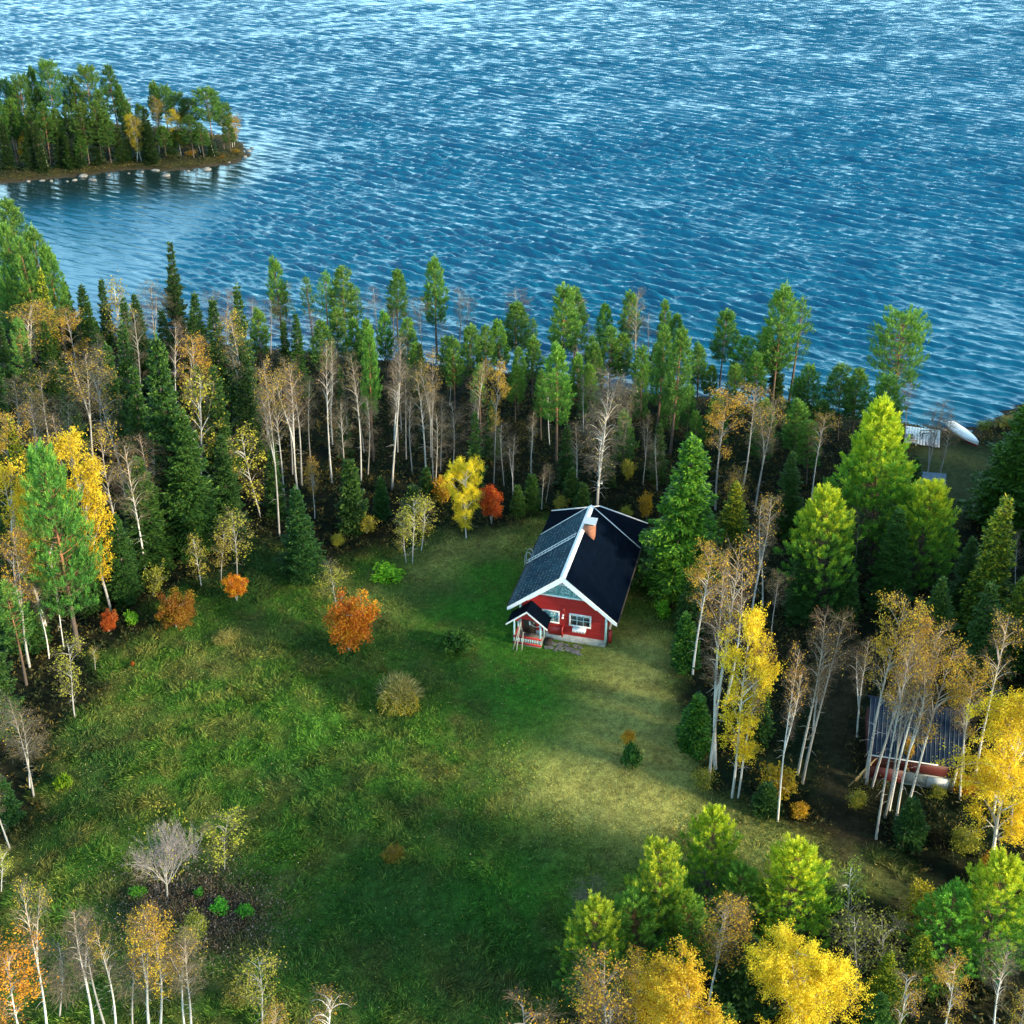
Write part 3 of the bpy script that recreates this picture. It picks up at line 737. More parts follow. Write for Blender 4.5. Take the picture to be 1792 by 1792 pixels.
kit('YB', 'shrub', ('stems', 'leaves'), 'yellow leaved shrub', 'shrub', make_bush(65, 2.6, 1.2, 2400, 'olive', .13, 7, .1, .55), make_bush(66, 2.2, 1.1, 1300, 'olive', .13, 7, .1, .55))
kit('OB', 'shrub', ('stems', 'leaves'), 'amber leaved shrub', 'shrub', make_bush(67, 2.4, 1.2, 1900, 'amber', .15, 7, .1, .5))
kit('MD', 'shrub', ('stems', 'leaves'), 'rounded bush', 'shrub', make_mound(68))

ORD0 = ['', 'first', 'second', 'third', 'fourth', 'fifth', 'sixth', 'seventh', 'eighth', 'ninth', 'tenth', 'eleventh', 'twelfth', 'thirteenth', 'fourteenth', 'fifteenth', 'sixteenth', 'seventeenth', 'eighteenth', 'nineteenth', 'twentieth',
       'twenty-first', 'twenty-second', 'twenty-third', 'twenty-fourth', 'twenty-fifth', 'twenty-sixth', 'twenty-seventh', 'twenty-eighth', 'twenty-ninth', 'thirtieth']
ORD = ORD0 + [t_ + u_ for t_ in ('thirty-', 'forty-', 'fifty-', 'sixty-', 'seventy-') for u_ in ORD0[1:10] + ['x']]
ORD[40::10] = ['fortieth', 'fiftieth', 'sixtieth', 'seventieth', 'eightieth']
ZONES = {'I': ('on the lake point', 'trees on the wooded point'), 'L': ('in the left wood', 'trees of the left wood'), 'S': ('along the near shore', 'trees along the near shore'),
         'W': ('behind the clearing', 'trees of the wood behind the clearing'), 'C': ('in the grassy clearing', 'plants in the clearing'), 'E': ('right of the cabin', 'trees right of the cabin'),
         'F': ('along the bottom edge', 'trees along the bottom edge')}
trng = random.Random(77)
NUSE = {}
SPECS = []
def T(zone, kind, tx, ty, bx, by, w, label=None, tint=(1, 1, 1)):
    """tx, ty: pixel of the tip; bx, by: pixel of the foot (bx None: by is the height in metres); w: crown width in pixels"""
    SPECS.append([zone, kind, tx, ty, bx, by, w, label, tint])

def place(spec):
    zone, kind, tx, ty, bx, by, w, label, tint = spec
    K = KIT[kind]; n = NUSE.get(kind, 0); NUSE[kind] = n + 1
    tme, cme, H, Wn = K['var'][n % len(K['var'])]
    if kind in ('MD', 'GB', 'YB', 'OB', 'RO') and bx is not None:      # round plants: part of their height in the picture is their depth
        E_ = (by - ty) / 2; q_ = w / 2 * .66; hh = math.sqrt(max(E_ * E_ - q_ * q_, (.42 * E_) ** 2)); c_ = (ty + by) / 2
        by = c_ + hh * .9; ty = c_ - hh
    if kind == 'BD': ty += w * .14
    if bx is None:
        d = ray(tx, ty); t = (0.8 + by - CAM_H) / d[2]; x, y = d[0] * t, d[1] * t; h = by; tilt = 0.0
        z = tz(x, y)
    else:
        x, y = ground(bx, by, 0.75); z = tz(x, y)
        x, y = ground(bx, by, z)
        d = ray(tx, ty); t = y / d[1]; X1, Z1 = d[0] * t, CAM_H + d[2] * t
        h = max(.4, Z1 - z); tilt = max(-.20, min(.20, math.atan2(X1 - x, h)))
    if kind in ('YP', 'BP', 'GP', 'YG', 'SY', 'SP', 'SB', 'SN', 'SS', 'TP', 'TR', 'TS'): tilt *= .5
    wm = w * depth_of(x, y, z + h * .6) / FPX
    sz = h / H; sx = wm / Wn
    root = empty(K['name'], (x, y, z - .03))
    rz = trng.random() * 6.283
    root.rotation_euler = (Matrix.Rotation(tilt, 3, 'Y') @ Matrix.Rotation(rz, 3, 'Z')).to_euler()
    root.scale = (sx, sx, sz)
    thick = {'BB': 1, 'BO': 1, 'BM': 1, 'BY': 1, 'BG': 1, 'DT': 1}.get(kind)
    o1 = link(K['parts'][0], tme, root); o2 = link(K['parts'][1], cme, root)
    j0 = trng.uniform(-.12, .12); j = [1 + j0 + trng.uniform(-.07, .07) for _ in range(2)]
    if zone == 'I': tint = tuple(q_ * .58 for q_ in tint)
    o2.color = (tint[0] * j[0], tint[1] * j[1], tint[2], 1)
    # a wide scale must not fatten the stem
    o1.scale = (min(1.0, .95 * sz / sx) if sx > sz else 1.0,) * 2 + (1,)
    root["category"] = K['cat']; root["group"] = ZONES[zone][1]
    if label: root["label"] = label
    spec.append(root)
    return root

# ---- the wooded point in the lake
for s in """TR 13 143 25 262 28|TR 44 134 52 270 30|TP 63 117 74 262 26|TR 95 111 101 268 34|TR 125 136 132 262 24|TR 161 120 165 262 36|TP 192 116 210 252 36|TP 212 150 222 250 26
TP 272 143 281 248 24|TR 286 153 296 250 28|TR 309 166 316 262 34|TR 331 175 338 262 30|TR 364 159 374 268 44|TR 389 182 393 262 28|BY 402 198 407 258 30|TP 2 171 6 292 34|TP 25 174 31 286 34|TP 60 189 66 288 30|TP 83 182 88 290 34
TP 99 191 105 286 32|SN 60 214 76 299 26|TP 150 181 156 290 44|TP 172 178 177 288 38|TP 186 194 195 289 34|SN 118 236 122 296 24|OB 45 228 41 294 22|BB 70 232 85 294 18|BY 229 198 248 284 30|SN 257 184 262 278 30|SN 262 214 266 290 30
BM 271 166 279 268 26|BY 304 189 317 272 26|TP 333 203 340 276 34|TP 350 215 356 276 30|BB 328 232 352 270 20|BB 340 226 376 274 20|OB 332 258 334 277 26|OB 384 268 386 282 24|BB 204 226 203 288 18|BB 418 196 410 256 20|TP 140 232 146 296 26|SN 12 214 15 296 30
TP 222 176 230 268 24|TP 120 186 126 272 26|BB 236 205 240 286 16|DT 110 160 116 256 20|DT 225 168 228 262 18|YB 118 296 118 307 30|YB 20 308 20 318 34|OB 60 302 60 314 32|YB 180 292 180 301 28|OB 225 290 225 300 26|OB 300 284 300 296 30|OB 412 258 412 270 26|YB 352 282 352 292 26
TP 38 196 44 288 28|TP 245 182 250 262 24|TP 400 214 404 268 24|SN 50 224 54 294 26|SN 104 226 108 290 26|SN 136 240 140 292 24|SN 168 230 172 288 26|SN 208 222 212 284 26|SN 222 240 226 282 22|TP 286 220 290 276 28|TP 310 228 314 272 26|TP 180 160 184 262 28|TP 28 150 32 266 28|SN 298 236 301 274 22|SN 368 236 371 272 22|TP 78 150 82 266 26|TP 140 150 144 264 28""".replace('\n', '|').split('|'):
    k, *v = s.split(); T('I', k, *[float(q) for q in v])

# ---- the near left wood
for s in """TP 6 350 - 13 60|BP 5 398 - 13 62|TP 52 400 - 13 52|TP 30 420 - 13 46|TP 76 432 - 12 46|YG 10 470 - 10 60|BP 38 505 - 8 60|BM 46 470 62 600 44|SY 83 470 98 660 50|BM 47 526 54 700 88|BM 117 537 137 690 56|SN 118 491 126 600 36|SN 149 497 158 615 40
SN 184 487 192 610 32|BG 203 489 218 668 52|SN 224 518 236 690 40|SP 240 514 252 650 50|BB 266 497 276 640 66|SN 347 511 353 650 40|SN 346 541 352 700 42|DT 374 504 378 640 40|SN 380 522 388 700 48|BB 393 506 398 660 44
SN 422 498 432 700 44|SN 418 540 428 730 56|SN 224 563 238 770 54|BM 325 580 340 800 70|BG 352 640 350 860 70|BO 140 612 165 830 92|BO 75 645 92 820 60|BB 17 660 34 850 66|BO 58 676 76 880 56|BB 120 700 140 890 80|BB 95 720 120 900 60
SP 250 640 262 900 74|SN 200 600 212 800 50|SP 175 560 185 700 46|SP 330 720 342 960 110|SP 250 800 262 990 110|SP 380 640 392 850 74|SN 12 560 20 720 50|SP 5 590 15 830 60|SP 100 780 112 1040 80|SP 165 820 178 1030 84|SP 430 590 440 800 60
BM 8 720 22 960 64|SP 300 480 308 560 40|TS 50 560 60 740 40|BB 170 590 180 760 50|DT 236 540 246 700 50|BB 300 560 312 760 50|SP 395 760 402 930 70|SP 20 900 30 1130 90|SP 210 900 222 1050 70|SS 70 1010 52 1130 60|SP 130 640 136 820 56|SP 90 560 94 700 44|SN 290 540 296 680 40|SP 355 640 360 820 56|SN 160 520 166 640 34|SP 280 720 288 920 80|SP 150 880 158 1060 70|SP 60 600 66 760 50|SP 340 560 344 700 44|SP 30 760 34 940 60""".replace('\n', '|').split('|'):
    k, a, b, c, d, w = s.split(); T('L', k, float(a), float(b), None if c == '-' else float(c), float(d), float(w))
T('L', 'SP', 308, 422, 318, 628, 50, "tall pointed spruce standing above the left wood against the water")
T('L', 'SB', 290, 584, 312, 935, 128, "biggest dark spruce of the left wood, with a sunlit yellow tip")
T('L', 'BO', 168, 638, 236, 900, 70, "birch with round orange yellow head above the tall yellow birch")
T('L', 'BO', 397, 538, 441, 800, 60, "tall birch with pale winding trunk beside the sparse yellow aspen")
T('L', 'BO', 181, 740, 232, 1032, 66, "leaning birch with pinkish top just right of the tall yellow birch")
T('L', 'BB', 222, 770, 255, 1010, 66, "bare leaning birch, second stem right of the tall yellow birch")
T('L', 'BB', 244, 752, 274, 952, 70, "bare leaning birch beside the black shade, third right of the tall yellow birch")
T('L', 'BB', 205, 770, 232, 940, 50, "bare birch stem ending in dark shade between two leaning birches")
T('L', 'SY', 34, 732, 58, 960, 60, "yellow green lit spruce above the blue green pine at the left", (.9, 1.0, 1))
T('L', 'BY', 122, 745, 194, 1068, 84, "tall bright yellow birch leaning over the left wood")
T('L', 'BP', 76, 792, 142, 1138, 124, "big blue green pine in front of the tall yellow birch", (.9, 1.0, 1.15))
T('L', 'BY', 12, 810, 80, 1096, 84, "yellow birch at the left edge beside the blue green pine")
T('L', 'BM', 8, 925, 52, 1168, 76, "golden birch with thin crown low at the left edge")
T('L', 'BG', 70, 905, 112, 1136, 40, "thin pale stemmed birch between two stout trunks at the left")
T('L', 'BB', 60, 1000, 86, 1152, 40, "thin dark birch stem at the meadow's left corner")
T('L', 'TS', 14, 1020, 46, 1200, 60, "meagre pine with one green bough low at the left edge")
T('L', 'BB', 22, 1215, 59, 1394, 84, "white forked birch standing alone at the left meadow edge")
T('L', 'BB', 34, 1240, 52, 1380, 70, "second stem of the white forked birch pair at the left meadow edge")
T('L', 'BB', -22, 1330, 17, 1484, 60, "white birch trunk cut by the left edge of the picture")
T('L', 'BG', 110, 1120, 131, 1256, 52, "spindly birch sapling with few yellow leaves in the left meadow edge")
T('L', 'BG', 160, 1130, 167, 1172, 16, "bare whip of a sapling at the wood's edge on the left")
T('L', 'RO', 186, 1068, 191, 1110, 34, "small rust red rowan under the left birches", (.75, .6, 1))
T('L', 'GB', 230, 1066, 232, 1094, 26, "little bright green sprig at the left wood's edge")
T('L', 'SP', -18, 1010, -6, 1280, 100, "dark spruce cut by the left edge above the forked birch")
T('L', 'SS', 8, 1360, 10, 1440, 60, "dark low spruce at the left edge between two white trunks", (.7, .8, 1))

# ---- shore row
for s in """TP 475 452 495 612 34|BG 495 498 499 612 32|SN 521 546 527 695 34|TS 538 487 548 602 30|TS 570 478 578 612 36|TP 602 471 609 628 54|TP 692 474 698 604 40|TP 757 453 767 628 42|BB 738 524 742 640 52
TP 712 560 718 680 40|TP 560 562 568 690 44|DT 819 516 822 640 36|DT 655 500 660 622 40|DT 800 500 803 632 24|TP 818 571 826 705 46|TP 846 573 852 700 36|TP 894 532 905 660 54|DT 898 504 904 640 48|TP 975 500 985 688 56|TP 1000 506 1004 670 46
BM 1007 520 1012 650 26|BB 1012 605 1013 702 26|BB 1024 655 1021 756 24|TP 1056 532 1055 645 32|TP 1097 511 1096 648 38|BB 1124 504 1112 688 34|TP 1160 527 1158 650 28|TP 1181 552 1180 665 34|DT 1138 548 1136 650 34|TS 1227 612 1221 688 28
TP 1263 544 1260 678 50|TP 1302 593 1302 712 54|TP 1333 575 1332 700 40|TP 1366 503 1352 722 64|TS 1401 524 1381 708 42|SN 1347 592 1358 712 36|TP 1463 641 1466 770 58|TP 1489 645 1490 780 46|BP 1571 552 1563 722 84|TP 1550 660 1546 800 62|DT 862 560 864 662 26|DT 470 520 474 620 34
TS 625 505 628 620 26|DT 545 540 548 640 30|DT 690 540 694 640 30|BB 1597 670 1584 764 38|DT 1030 560 1030 660 24|TS 930 560 932 668 26|DT 770 560 772 650 24|TP 1430 700 1434 780 42|TP 1240 640 1240 720 28|YG 1120 640 1120 740 34|DT 510 560 514 650 30|DT 440 520 444 640 34|TP 455 540 458 660 34|TP 590 540 594 670 36|TP 640 560 644 690 34|TP 672 545 676 670 30|TP 780 590 783 700 34|TP 870 560 874 680 36|TP 930 590 933 700 34|TP 1035 590 1038 700 34|TP 1145 600 1147 710 34|TP 1215 600 1218 720 34|YG 1280 640 1282 740 46|YG 1390 660 1392 760 46|TP 1320 620 1320 730 40|SN 500 560 503 680 32|SN 640 620 643 740 32|TP 725 600 728 710 34|TP 1010 620 1012 730 34|YG 1170 660 1172 760 40|YG 1250 690 1250 790 46|YG 1330 700 1332 810 50|BP 1410 640 1410 760 56|TP 905 610 907 720 30""".replace('\n', '|').split('|'):
    k, *v = s.split(); T('S', k, *[float(q) for q in v])

# ---- wood behind the clearing
for s in """TP 652 578 655 806 34|BB 566 600 581 845 40|BB 577 594 582 778 34|BB 616 612 632 845 36|BB 622 640 637 792 26|BB 693 583 686 857 46|BB 690 640 696 791 30|BB 697 620 702 757 28|BB 704 650 711 804 28|BB 727 638 746 838 38
BO 750 612 759 846 40|BB 742 650 754 800 30|BB 770 690 771 826 20|BM 786 638 787 715 20|BO 841 634 836 830 40|BM 878 634 864 846 34|TP 976 604 971 808 54|TP 1070 575 1066 700 46|TP 1084 584 1085 696 42|TP 1124 608 1122 720 36|TP 1160 574 1149 780 40
TP 1188 577 1175 797 52|TP 1210 676 1201 780 34|BB 1133 720 1125 848 20|BB 950 812 948 892 22|BB 962 810 955 880 18|DT 720 690 722 830 40|SS 609 805 620 928 50|SS 668 836 668 905 34|SS 724 850 724 925 48|SS 747 818 747 880 34|SS 906 850 906 900 30|SS 1020 846 1020 905 34
BM 550 800 551 908 30|BB 900 760 898 870 22|BB 1010 740 1008 860 24|BB 930 720 930 840 24|BB 1096 700 1092 800 24|SN 480 760 484 900 44|SN 860 700 862 800 34|DT 790 700 792 830 40|DT 880 740 882 850 40|YB 1095 882 1095 918 28|OB 1130 858 1132 915 30|OB 770 830 774 888 44
OB 1066 820 1066 850 26|YB 640 900 642 940 40|YB 590 930 590 960 30|YB 980 865 980 900 30|DT 1150 760 1150 860 30|TS 840 640 842 760 30|BB 460 680 470 850 34|DT 600 700 604 850 36|YB 1100 800 1100 845 30|TP 945 650 948 770 26|TP 900 640 903 740 34|SS 1060 800 1062 850 26
TP 790 590 795 720 34|SN 735 600 738 720 30|TP 620 560 624 680 34|BB 500 620 512 830 36|TP 1040 600 1040 720 34|SN 600 640 603 800 32|SN 830 720 833 860 36|SN 990 740 992 850 36|YG 1090 720 1090 820 44|YG 1030 640 1030 740 40|SS 1000 820 1000 880 34|SS 930 830 930 890 34|YG 1215 720 1215 800 36|SN 1150 740 1151 840 36|DT 540 660 543 800 36|DT 640 690 644 830 36|DT 760 720 762 860 36|DT 830 700 834 840 40|BB 600 660 606 800 30|BB 960 650 962 780 24""".replace('\n', '|').split('|'):
    k, *v = s.split(); T('W', k, *[float(q) for q in v])
T('W', 'BO', 457, 620, 489, 938, 46, "tall white birch whose foot touches the dark round spruce")
T('W', 'BO', 478, 650, 498, 895, 50, "white birch in the rust topped clump, second stem from its left")
T('W', 'BO', 494, 634, 521, 864, 56, "white birch in the rust topped clump, nearest the dark round spruce's tip")
T('W', 'BB', 505, 640, 528, 850, 44, "thin bare birch at the right of the rust topped clump")
T('W', 'BG', 425, 750, 456, 905, 72, "aspen with loose bright yellow leaves in the black shade")
T('W', 'SB', 520, 852, 530, 1006, 86, "round dark spruce at the clearing's upper left edge", (.75, .95, 1.1))
T('W', 'BD', 813, 794, 816, 942, 62, "small bright yellow birch beside the red rowan")
T('W', 'RO', 861, 846, 860, 924, 50, "red orange rowan next to the small yellow birch", (1.0, .7, .9))
T('W', 'BL', 1054, 646, 1045, 905, 112, "large bare birch rising right behind the cabin roof")
T('W', 'BG', 718, 866, 722, 986, 50, "small aspen, middle of three thin stems above the bright green shrub")
T('W', 'BG', 706, 900, 711, 986, 32, "small aspen, left of three thin stems above the bright green shrub")
T('W', 'BG', 745, 866, 737, 964, 42, "small aspen, right of three thin stems above the bright green shrub")

# ---- the clearing
T('C', 'RO', 606, 1040, 611, 1154, 102, "large orange rowan glowing in the middle of the meadow", (.9, 1.25, 1))
T('C', 'RO', 410, 1000, 414, 1058, 44, "small orange and yellow rowan at the meadow's upper left", (1.1, 1.6, 1))
T('C', 'RO', 307, 1036, 308, 1110, 76, "olive orange rowan bush at the meadow's left edge", (.55, 1.0, 1))
T('C', 'GB', 678, 984, 680, 1022, 66, "bright lime green shrub under three thin aspens", (1.4, 1.35, 1))
T('C', 'BG', 575, 990, 590, 1064, 60, "sparse yellow leaved sapling behind the large orange rowan")
T('C', 'MD', 698, 1182, 698, 1246, 74, "round bush with dry grass on top in the middle of the meadow")
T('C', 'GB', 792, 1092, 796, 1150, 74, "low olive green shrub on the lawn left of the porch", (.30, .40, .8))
T('C', 'GB', 1161, 1050, 1161, 1082, 30, "small vivid green shrub in the shade right of the cabin", (.9, 1.1, 1))
T('C', 'BG', 405, 888, 415, 1008, 60, "yellow green birch sapling at the meadow's upper left edge")
T('C', 'BG', 340, 938, 352, 1026, 36, "thin yellow green aspen at the left of the dark hollow")
T('C', 'BG', 388, 925, 387, 1018, 32, "thin stemmed aspen above the small orange and yellow rowan")
T('C', 'YB', 268, 984, 268, 1050, 44, "yellow flecked bush between white trunks and the meadow", (.8, .8, 1))
T('C', 'YB', 394, 1098, 396, 1132, 54, "dry straw coloured low bush in the left meadow", (1.3, 1.1, 2.5))
T('C', 'GB', 109, 1350, 108, 1382, 34, "yellow green bush beside the forked white birch", (1.0, .8, .6))
T('C', 'BT', 285, 1386, 293, 1572, 118, "leafless grey spreading tree in the lower left meadow")
T('C', 'BG', 402, 1422, 393, 1522, 70, "yellow green small tree right of the leafless grey tree", (.9, 1.1, 1))
T('C', 'GB', 386, 1574, 386, 1600, 40, "emerald green bush, left one of the pair below the leafless tree", (.5, .95, 1.2))
T('C', 'GB', 427, 1578, 428, 1606, 38, "emerald green bush, right one of the pair below the leafless tree", (.5, .95, 1.2))
T('C', 'GB', 348, 1554, 348, 1572, 22, "tiny green bush between the leafless tree and the emerald pair", (.5, .95, 1.2))
T('C', 'GB', 244, 1552, 244, 1570, 34, "low green bush at the foot of the leafless grey tree", (.6, .8, 1.0))
T('C', 'YB', 338, 1586, 340, 1660, 60, "green yellow sapling thicket below the leafless tree", (.6, .75, 1))
T('C', 'OB', 1100, 1275, 1100, 1306, 34, "tiny orange leaved sapling in the dry grass below the cabin")
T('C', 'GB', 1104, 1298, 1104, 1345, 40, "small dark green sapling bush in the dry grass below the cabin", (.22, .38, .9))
T('C', 'OB', 688, 1478, 688, 1512, 50, "brown weedy bush in the lower meadow", (.45, .5, .8))
T('C', 'OB', 232, 1156, 232, 1168, 10, "rusty little rowan seedling in the left meadow", (1, .5, 1))

# ---- right of the cabin
T('E', 'SB', 1214, 760, 1190, 1024, 152, "massive dense green spruce standing right beside the cabin", (2.0, 1.9, 1))
T('E', 'SY', 1291, 842, 1272, 990, 72, "yellow tipped spruce just right of the massive spruce", (1.1, 1.05, 1))
T('E', 'BM', 1266, 680, 1252, 892, 64, "grey green birch rising above the massive spruce")
T('E', 'BO', 1331, 672, 1300, 854, 60, "golden topped birch, left of the tall pair above the yellow pines")
T('E', 'BO', 1350, 694, 1321, 896, 56, "golden topped birch, right of the tall pair above the yellow pines")
T('E', 'BO', 1445, 722, 1420, 878, 46, "slim rust topped birch left of the great yellow pine")
T('E', 'BO', 1342, 862, 1316, 1068, 54, "slender brown topped birch left of the round yellow pine")
T('E', 'BB', 1345, 900, 1334, 1066, 46, "thin bare birch close left of the round yellow pine")
T('E', 'GP', 1524, 700, 1524, 985, 176, "great yellow green pine, the largest crown right of the cabin", (1.25, 1.15, .9))
T('E', 'YP', 1448, 860, 1420, 1066, 132, "round yellow pine in front of the great pine", (1.25, 1.15, .9))
T('E', 'YP', 1631, 852, 1597, 1040, 122, "yellow pine with open lower boughs below the little tin roof", (1.25, 1.15, .9))
T('E', 'SY', 1750, 870, 1712, 1120, 108, "golden spruce right of the yellow pines", (1.2, 1.1, 1))
T('E', 'SB', 1796, 704, 1762, 915, 150, "huge dark green spruce at the right edge by the shore", (1.7, 1.7, .9))
T('E', 'SY', 1784, 1010, 1760, 1165, 84, "bright green spruce at the right edge above the golden birches", (.8, 1.0, 1))
T('E', 'BB', 1652, 702, 1617, 864, 44, "grey twigged birch, left of two leaning by the boat")
T('E', 'BB', 1669, 722, 1637, 856, 44, "grey twigged birch, right of two leaning by the boat")
T('E', 'YB', 1724, 730, 1724, 758, 34, "small green bush on the shore right of the boat", (.5, .7, 1))
T('E', 'YB', 1768, 714, 1770, 760, 60, "brown green bush at the right end of the shore", (.6, .55, .8))
T('E', 'BO', 1285, 932, 1240, 1372, 74, "tall white birch with orange head, left stem of the group of three")
T('E', 'BB', 1268, 1000, 1252, 1345, 80, "white birch, middle stem of the group of three below the spruce")
T('E', 'BB', 1304, 985, 1269, 1236, 56, "white birch, right stem of the group of three below the spruce")
T('E', 'BY', 1330, 1068, 1281, 1396, 84, "yellow crowned birch with white trunk, left stem of the pair in the middle")
T('E', 'BM', 1344, 1120, 1292, 1396, 60, "yellow crowned birch, right stem of the pair in the middle")
T('E', 'BO', 1402, 1134, 1361, 1437, 50, "thin white birch with pink brown top beside the amber shrub")
T('E', 'BB', 1437, 1064, 1396, 1356, 56, "pale forked birch, left of the bare pair next to the track", (1.3, 1.2, 1))
T('E', 'BB', 1472, 1072, 1404, 1372, 62, "pale forked birch, right of the bare pair next to the track", (1.3, 1.2, 1))
T('E', 'OB', 1362, 1332, 1364, 1408, 82, "amber leaved shrub behind the thin white birch", (1, 1.15, 1))
T('E', 'SS', 1192, 1076, 1200, 1164, 56, "ragged green young spruce on the lawn's right edge", (1.3, 1.5, 1))
T('E', 'SS', 1224, 1218, 1214, 1304, 60, "little green spruce at the feet of the three birches", (1.2, 1.5, 1))
T('E', 'BM', 1575, 1040, 1516, 1372, 84, "golden topped birch in front of the shed, leftmost of its clump")
T('E', 'BM', 1606, 1058, 1526, 1378, 70, "golden topped birch in front of the shed, second stem of its clump")
T('E', 'BO', 1590, 1120, 1533, 1468, 60, "white birch standing furthest forward in front of the shed")
T('E', 'BO', 1612, 1110, 1549, 1431, 60, "white birch in front of the shed, fourth stem of its clump")
T('E', 'BO', 1641, 1092, 1556, 1418, 62, "white birch in front of the shed, fifth stem of its clump")
T('E', 'BO', 1640, 1130, 1568, 1436, 60, "white birch in front of the shed, sixth stem of its clump")
T('E', 'BM', 1680, 1134, 1582, 1434, 74, "leaning white birch in front of the shed, rightmost of its clump")
T('E', 'BO', 1760, 1072, 1706, 1363, 66, "slender leaning birch right of the shed")
T('E', 'BD', 1800, 1175, 1736, 1510, 170, "large golden birch at the right edge with a stout white trunk")
T('E', 'BM', 1764, 1210, 1738, 1425, 70, "golden birch stem close left of the stout white trunk at the right edge")
T('E', 'OB', 1692, 1352, 1690, 1398, 60, "amber bush by the right end of the shed")
T('E', 'OB', 1592, 1290, 1590, 1372, 26, "orange leaved sapling in front of the shed roof")
T('E', 'YB', 1610, 1540, 1618, 1622, 66, "bright yellow bush in the lower right by the track", (1.5, 1.25, .8))
T('E', 'YB', 1580, 1590, 1584, 1660, 60, "dull yellow bush below the bright yellow one in the lower right")
for s in """SP 1380 790 1374 930 60|SP 1400 960 1400 1075 70|SP 1560 890 1556 1060 90|SP 1690 940 1680 1090 70|BB 1500 880 1492 1010 50|SP 1640 1010 1628 1150 80|BM 1240 950 1212 1180 70|SS 1216 1010 1206 1100 60|BB 1700 1190 1686 1350 60|SS 1330 1180 1320 1290 54
SP 1720 1020 1700 1230 90|BB 1786 930 1776 1060 40|TP 1390 700 1386 830 50|TP 1416 740 1410 850 46|SS 1480 1000 1478 1080 50|SP 1600 800 1590 900 50|BM 1300 820 1288 950 50|BB 1360 1000 1350 1110 44|YB 1312 1290 1312 1330 50|YB 1230 1340 1230 1385 50
YB 1690 1440 1690 1500 70|YB 1640 1370 1640 1400 40|SS 1590 1400 1590 1470 60|BM 1700 1150 1680 1400 60|YB 1500 1380 1500 1420 40|OB 1740 1490 1740 1560 70|BG 1780 1290 1770 1460 80|SS 1340 1370 1340 1420 50|BB 1520 1120 1500 1290 44|OB 1400 1400 1400 1440 40""".replace('\n', '|').split('|'):
    k, *v = s.split(); T('E', k, *[float(q) for q in v])

# ---- bottom edge
T('F', 'YP', 1240, 1428, 1236, 1600, 120, "yellow topped young pine, highest of those below the meadow", (1.2, 1.1, .9))
T('F', 'YP', 1155, 1485, 1148, 1690, 126, "open young pine with visible stem below the meadow", (1.1, 1.05, 1))
T('F', 'YP', 1041, 1587, 1036, 1760, 134, "leftmost young pine below the meadow", (1.0, 1.0, 1))
T('F', 'YP', 1385, 1490, 1385, 1668, 158, "rounded young pine above the big golden birch", (1.2, 1.1, .9))
T('F', 'YP', 1733, 1510, 1716, 1700, 150, "brightest yellow young pine in the lower right corner", (1.25, 1.15, .9))
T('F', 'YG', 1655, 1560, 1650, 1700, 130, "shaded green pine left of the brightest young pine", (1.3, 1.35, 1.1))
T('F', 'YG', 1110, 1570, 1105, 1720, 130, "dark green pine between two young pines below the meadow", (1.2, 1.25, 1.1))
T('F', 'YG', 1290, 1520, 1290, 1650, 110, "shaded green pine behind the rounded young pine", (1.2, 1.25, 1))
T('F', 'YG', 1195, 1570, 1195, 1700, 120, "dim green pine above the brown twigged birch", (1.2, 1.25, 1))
T('F', 'BG', 1494, 1510, 1486, 1650, 52, "thin yellow green aspen right of the rounded young pine", (.8, 1.2, 1))
T('F', 'SY', 1607, 1634, 1605, 1726, 80, "small yellow green spruce in the lower right", (.9, 1.0, 1))
T('F', 'SY', 1546, 1666, 1543, 1780, 72, "pale yellow tipped spruce right of the big golden birch", (1.2, 1.2, 1))
T('F', 'SP', 1530, 1740, 1528, 1860, 90, "green spruce at the bottom edge right of the big golden birch", (1.2, 1.3, 1))
T('F', 'BD', 1404, 1612, 1388, 1850, 172, "big golden birch at the bottom, the roundest crown of all")
T('F', 'BD', 1200, 1680, 1190, 1920, 190, "broad golden birch at the bottom edge left of the roundest one")
T('F', 'BM', 1072, 1678, 1066, 1900, 126, "sandy orange birch at the bottom edge")
T('F', 'BM', 1112, 1668, 1110, 1830, 60, "small amber birch between the sandy and the broad golden birch")
T('F', 'BM', 1262, 1568, 1240, 1760, 104, "brown and amber birch above the broad golden birch")
T('F', 'BW', 918, 1750, 915, 1900, 124, "sandy brown twiggy crown alone at the bottom of the meadow", (1.6, 1.4, 1.2))
T('F', 'DT', 1040, 1543, 1042, 1640, 60, "small leafless bush tree above the leftmost young pine")
T('F', 'BW', 1588, 1694, 1560, 1850, 62, "drooping sandy birch at the bottom right of the green spruce", (1.4, 1.2, 1))
T('F', 'BM', 1668, 1672, 1640, 1850, 66, "slim pinkish birch in the lower right corner")
T('F', 'BB', 1764, 1664, 1738, 1830, 70, "forked bare birch in the lower right corner")
T('F', 'BM', 1790, 1730, 1776, 1880, 60, "rust flecked birch cut by the lower right corner")
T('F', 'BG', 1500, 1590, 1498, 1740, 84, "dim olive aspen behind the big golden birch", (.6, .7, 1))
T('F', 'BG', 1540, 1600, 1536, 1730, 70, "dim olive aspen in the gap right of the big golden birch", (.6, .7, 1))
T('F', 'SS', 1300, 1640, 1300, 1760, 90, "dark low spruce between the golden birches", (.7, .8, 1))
T('F', 'BO', 40, 1528, 82, 1800, 60, "birch with few golden leaves at the lower left")
T('F', 'BM', 14, 1668, 52, 1860, 120, "bright orange twigged birch in the lower left corner", (1.3, .95, .9))
T('F', 'BB', 142, 1583, 163, 1800, 60, "grey white birch, first of three stems in the lower left")
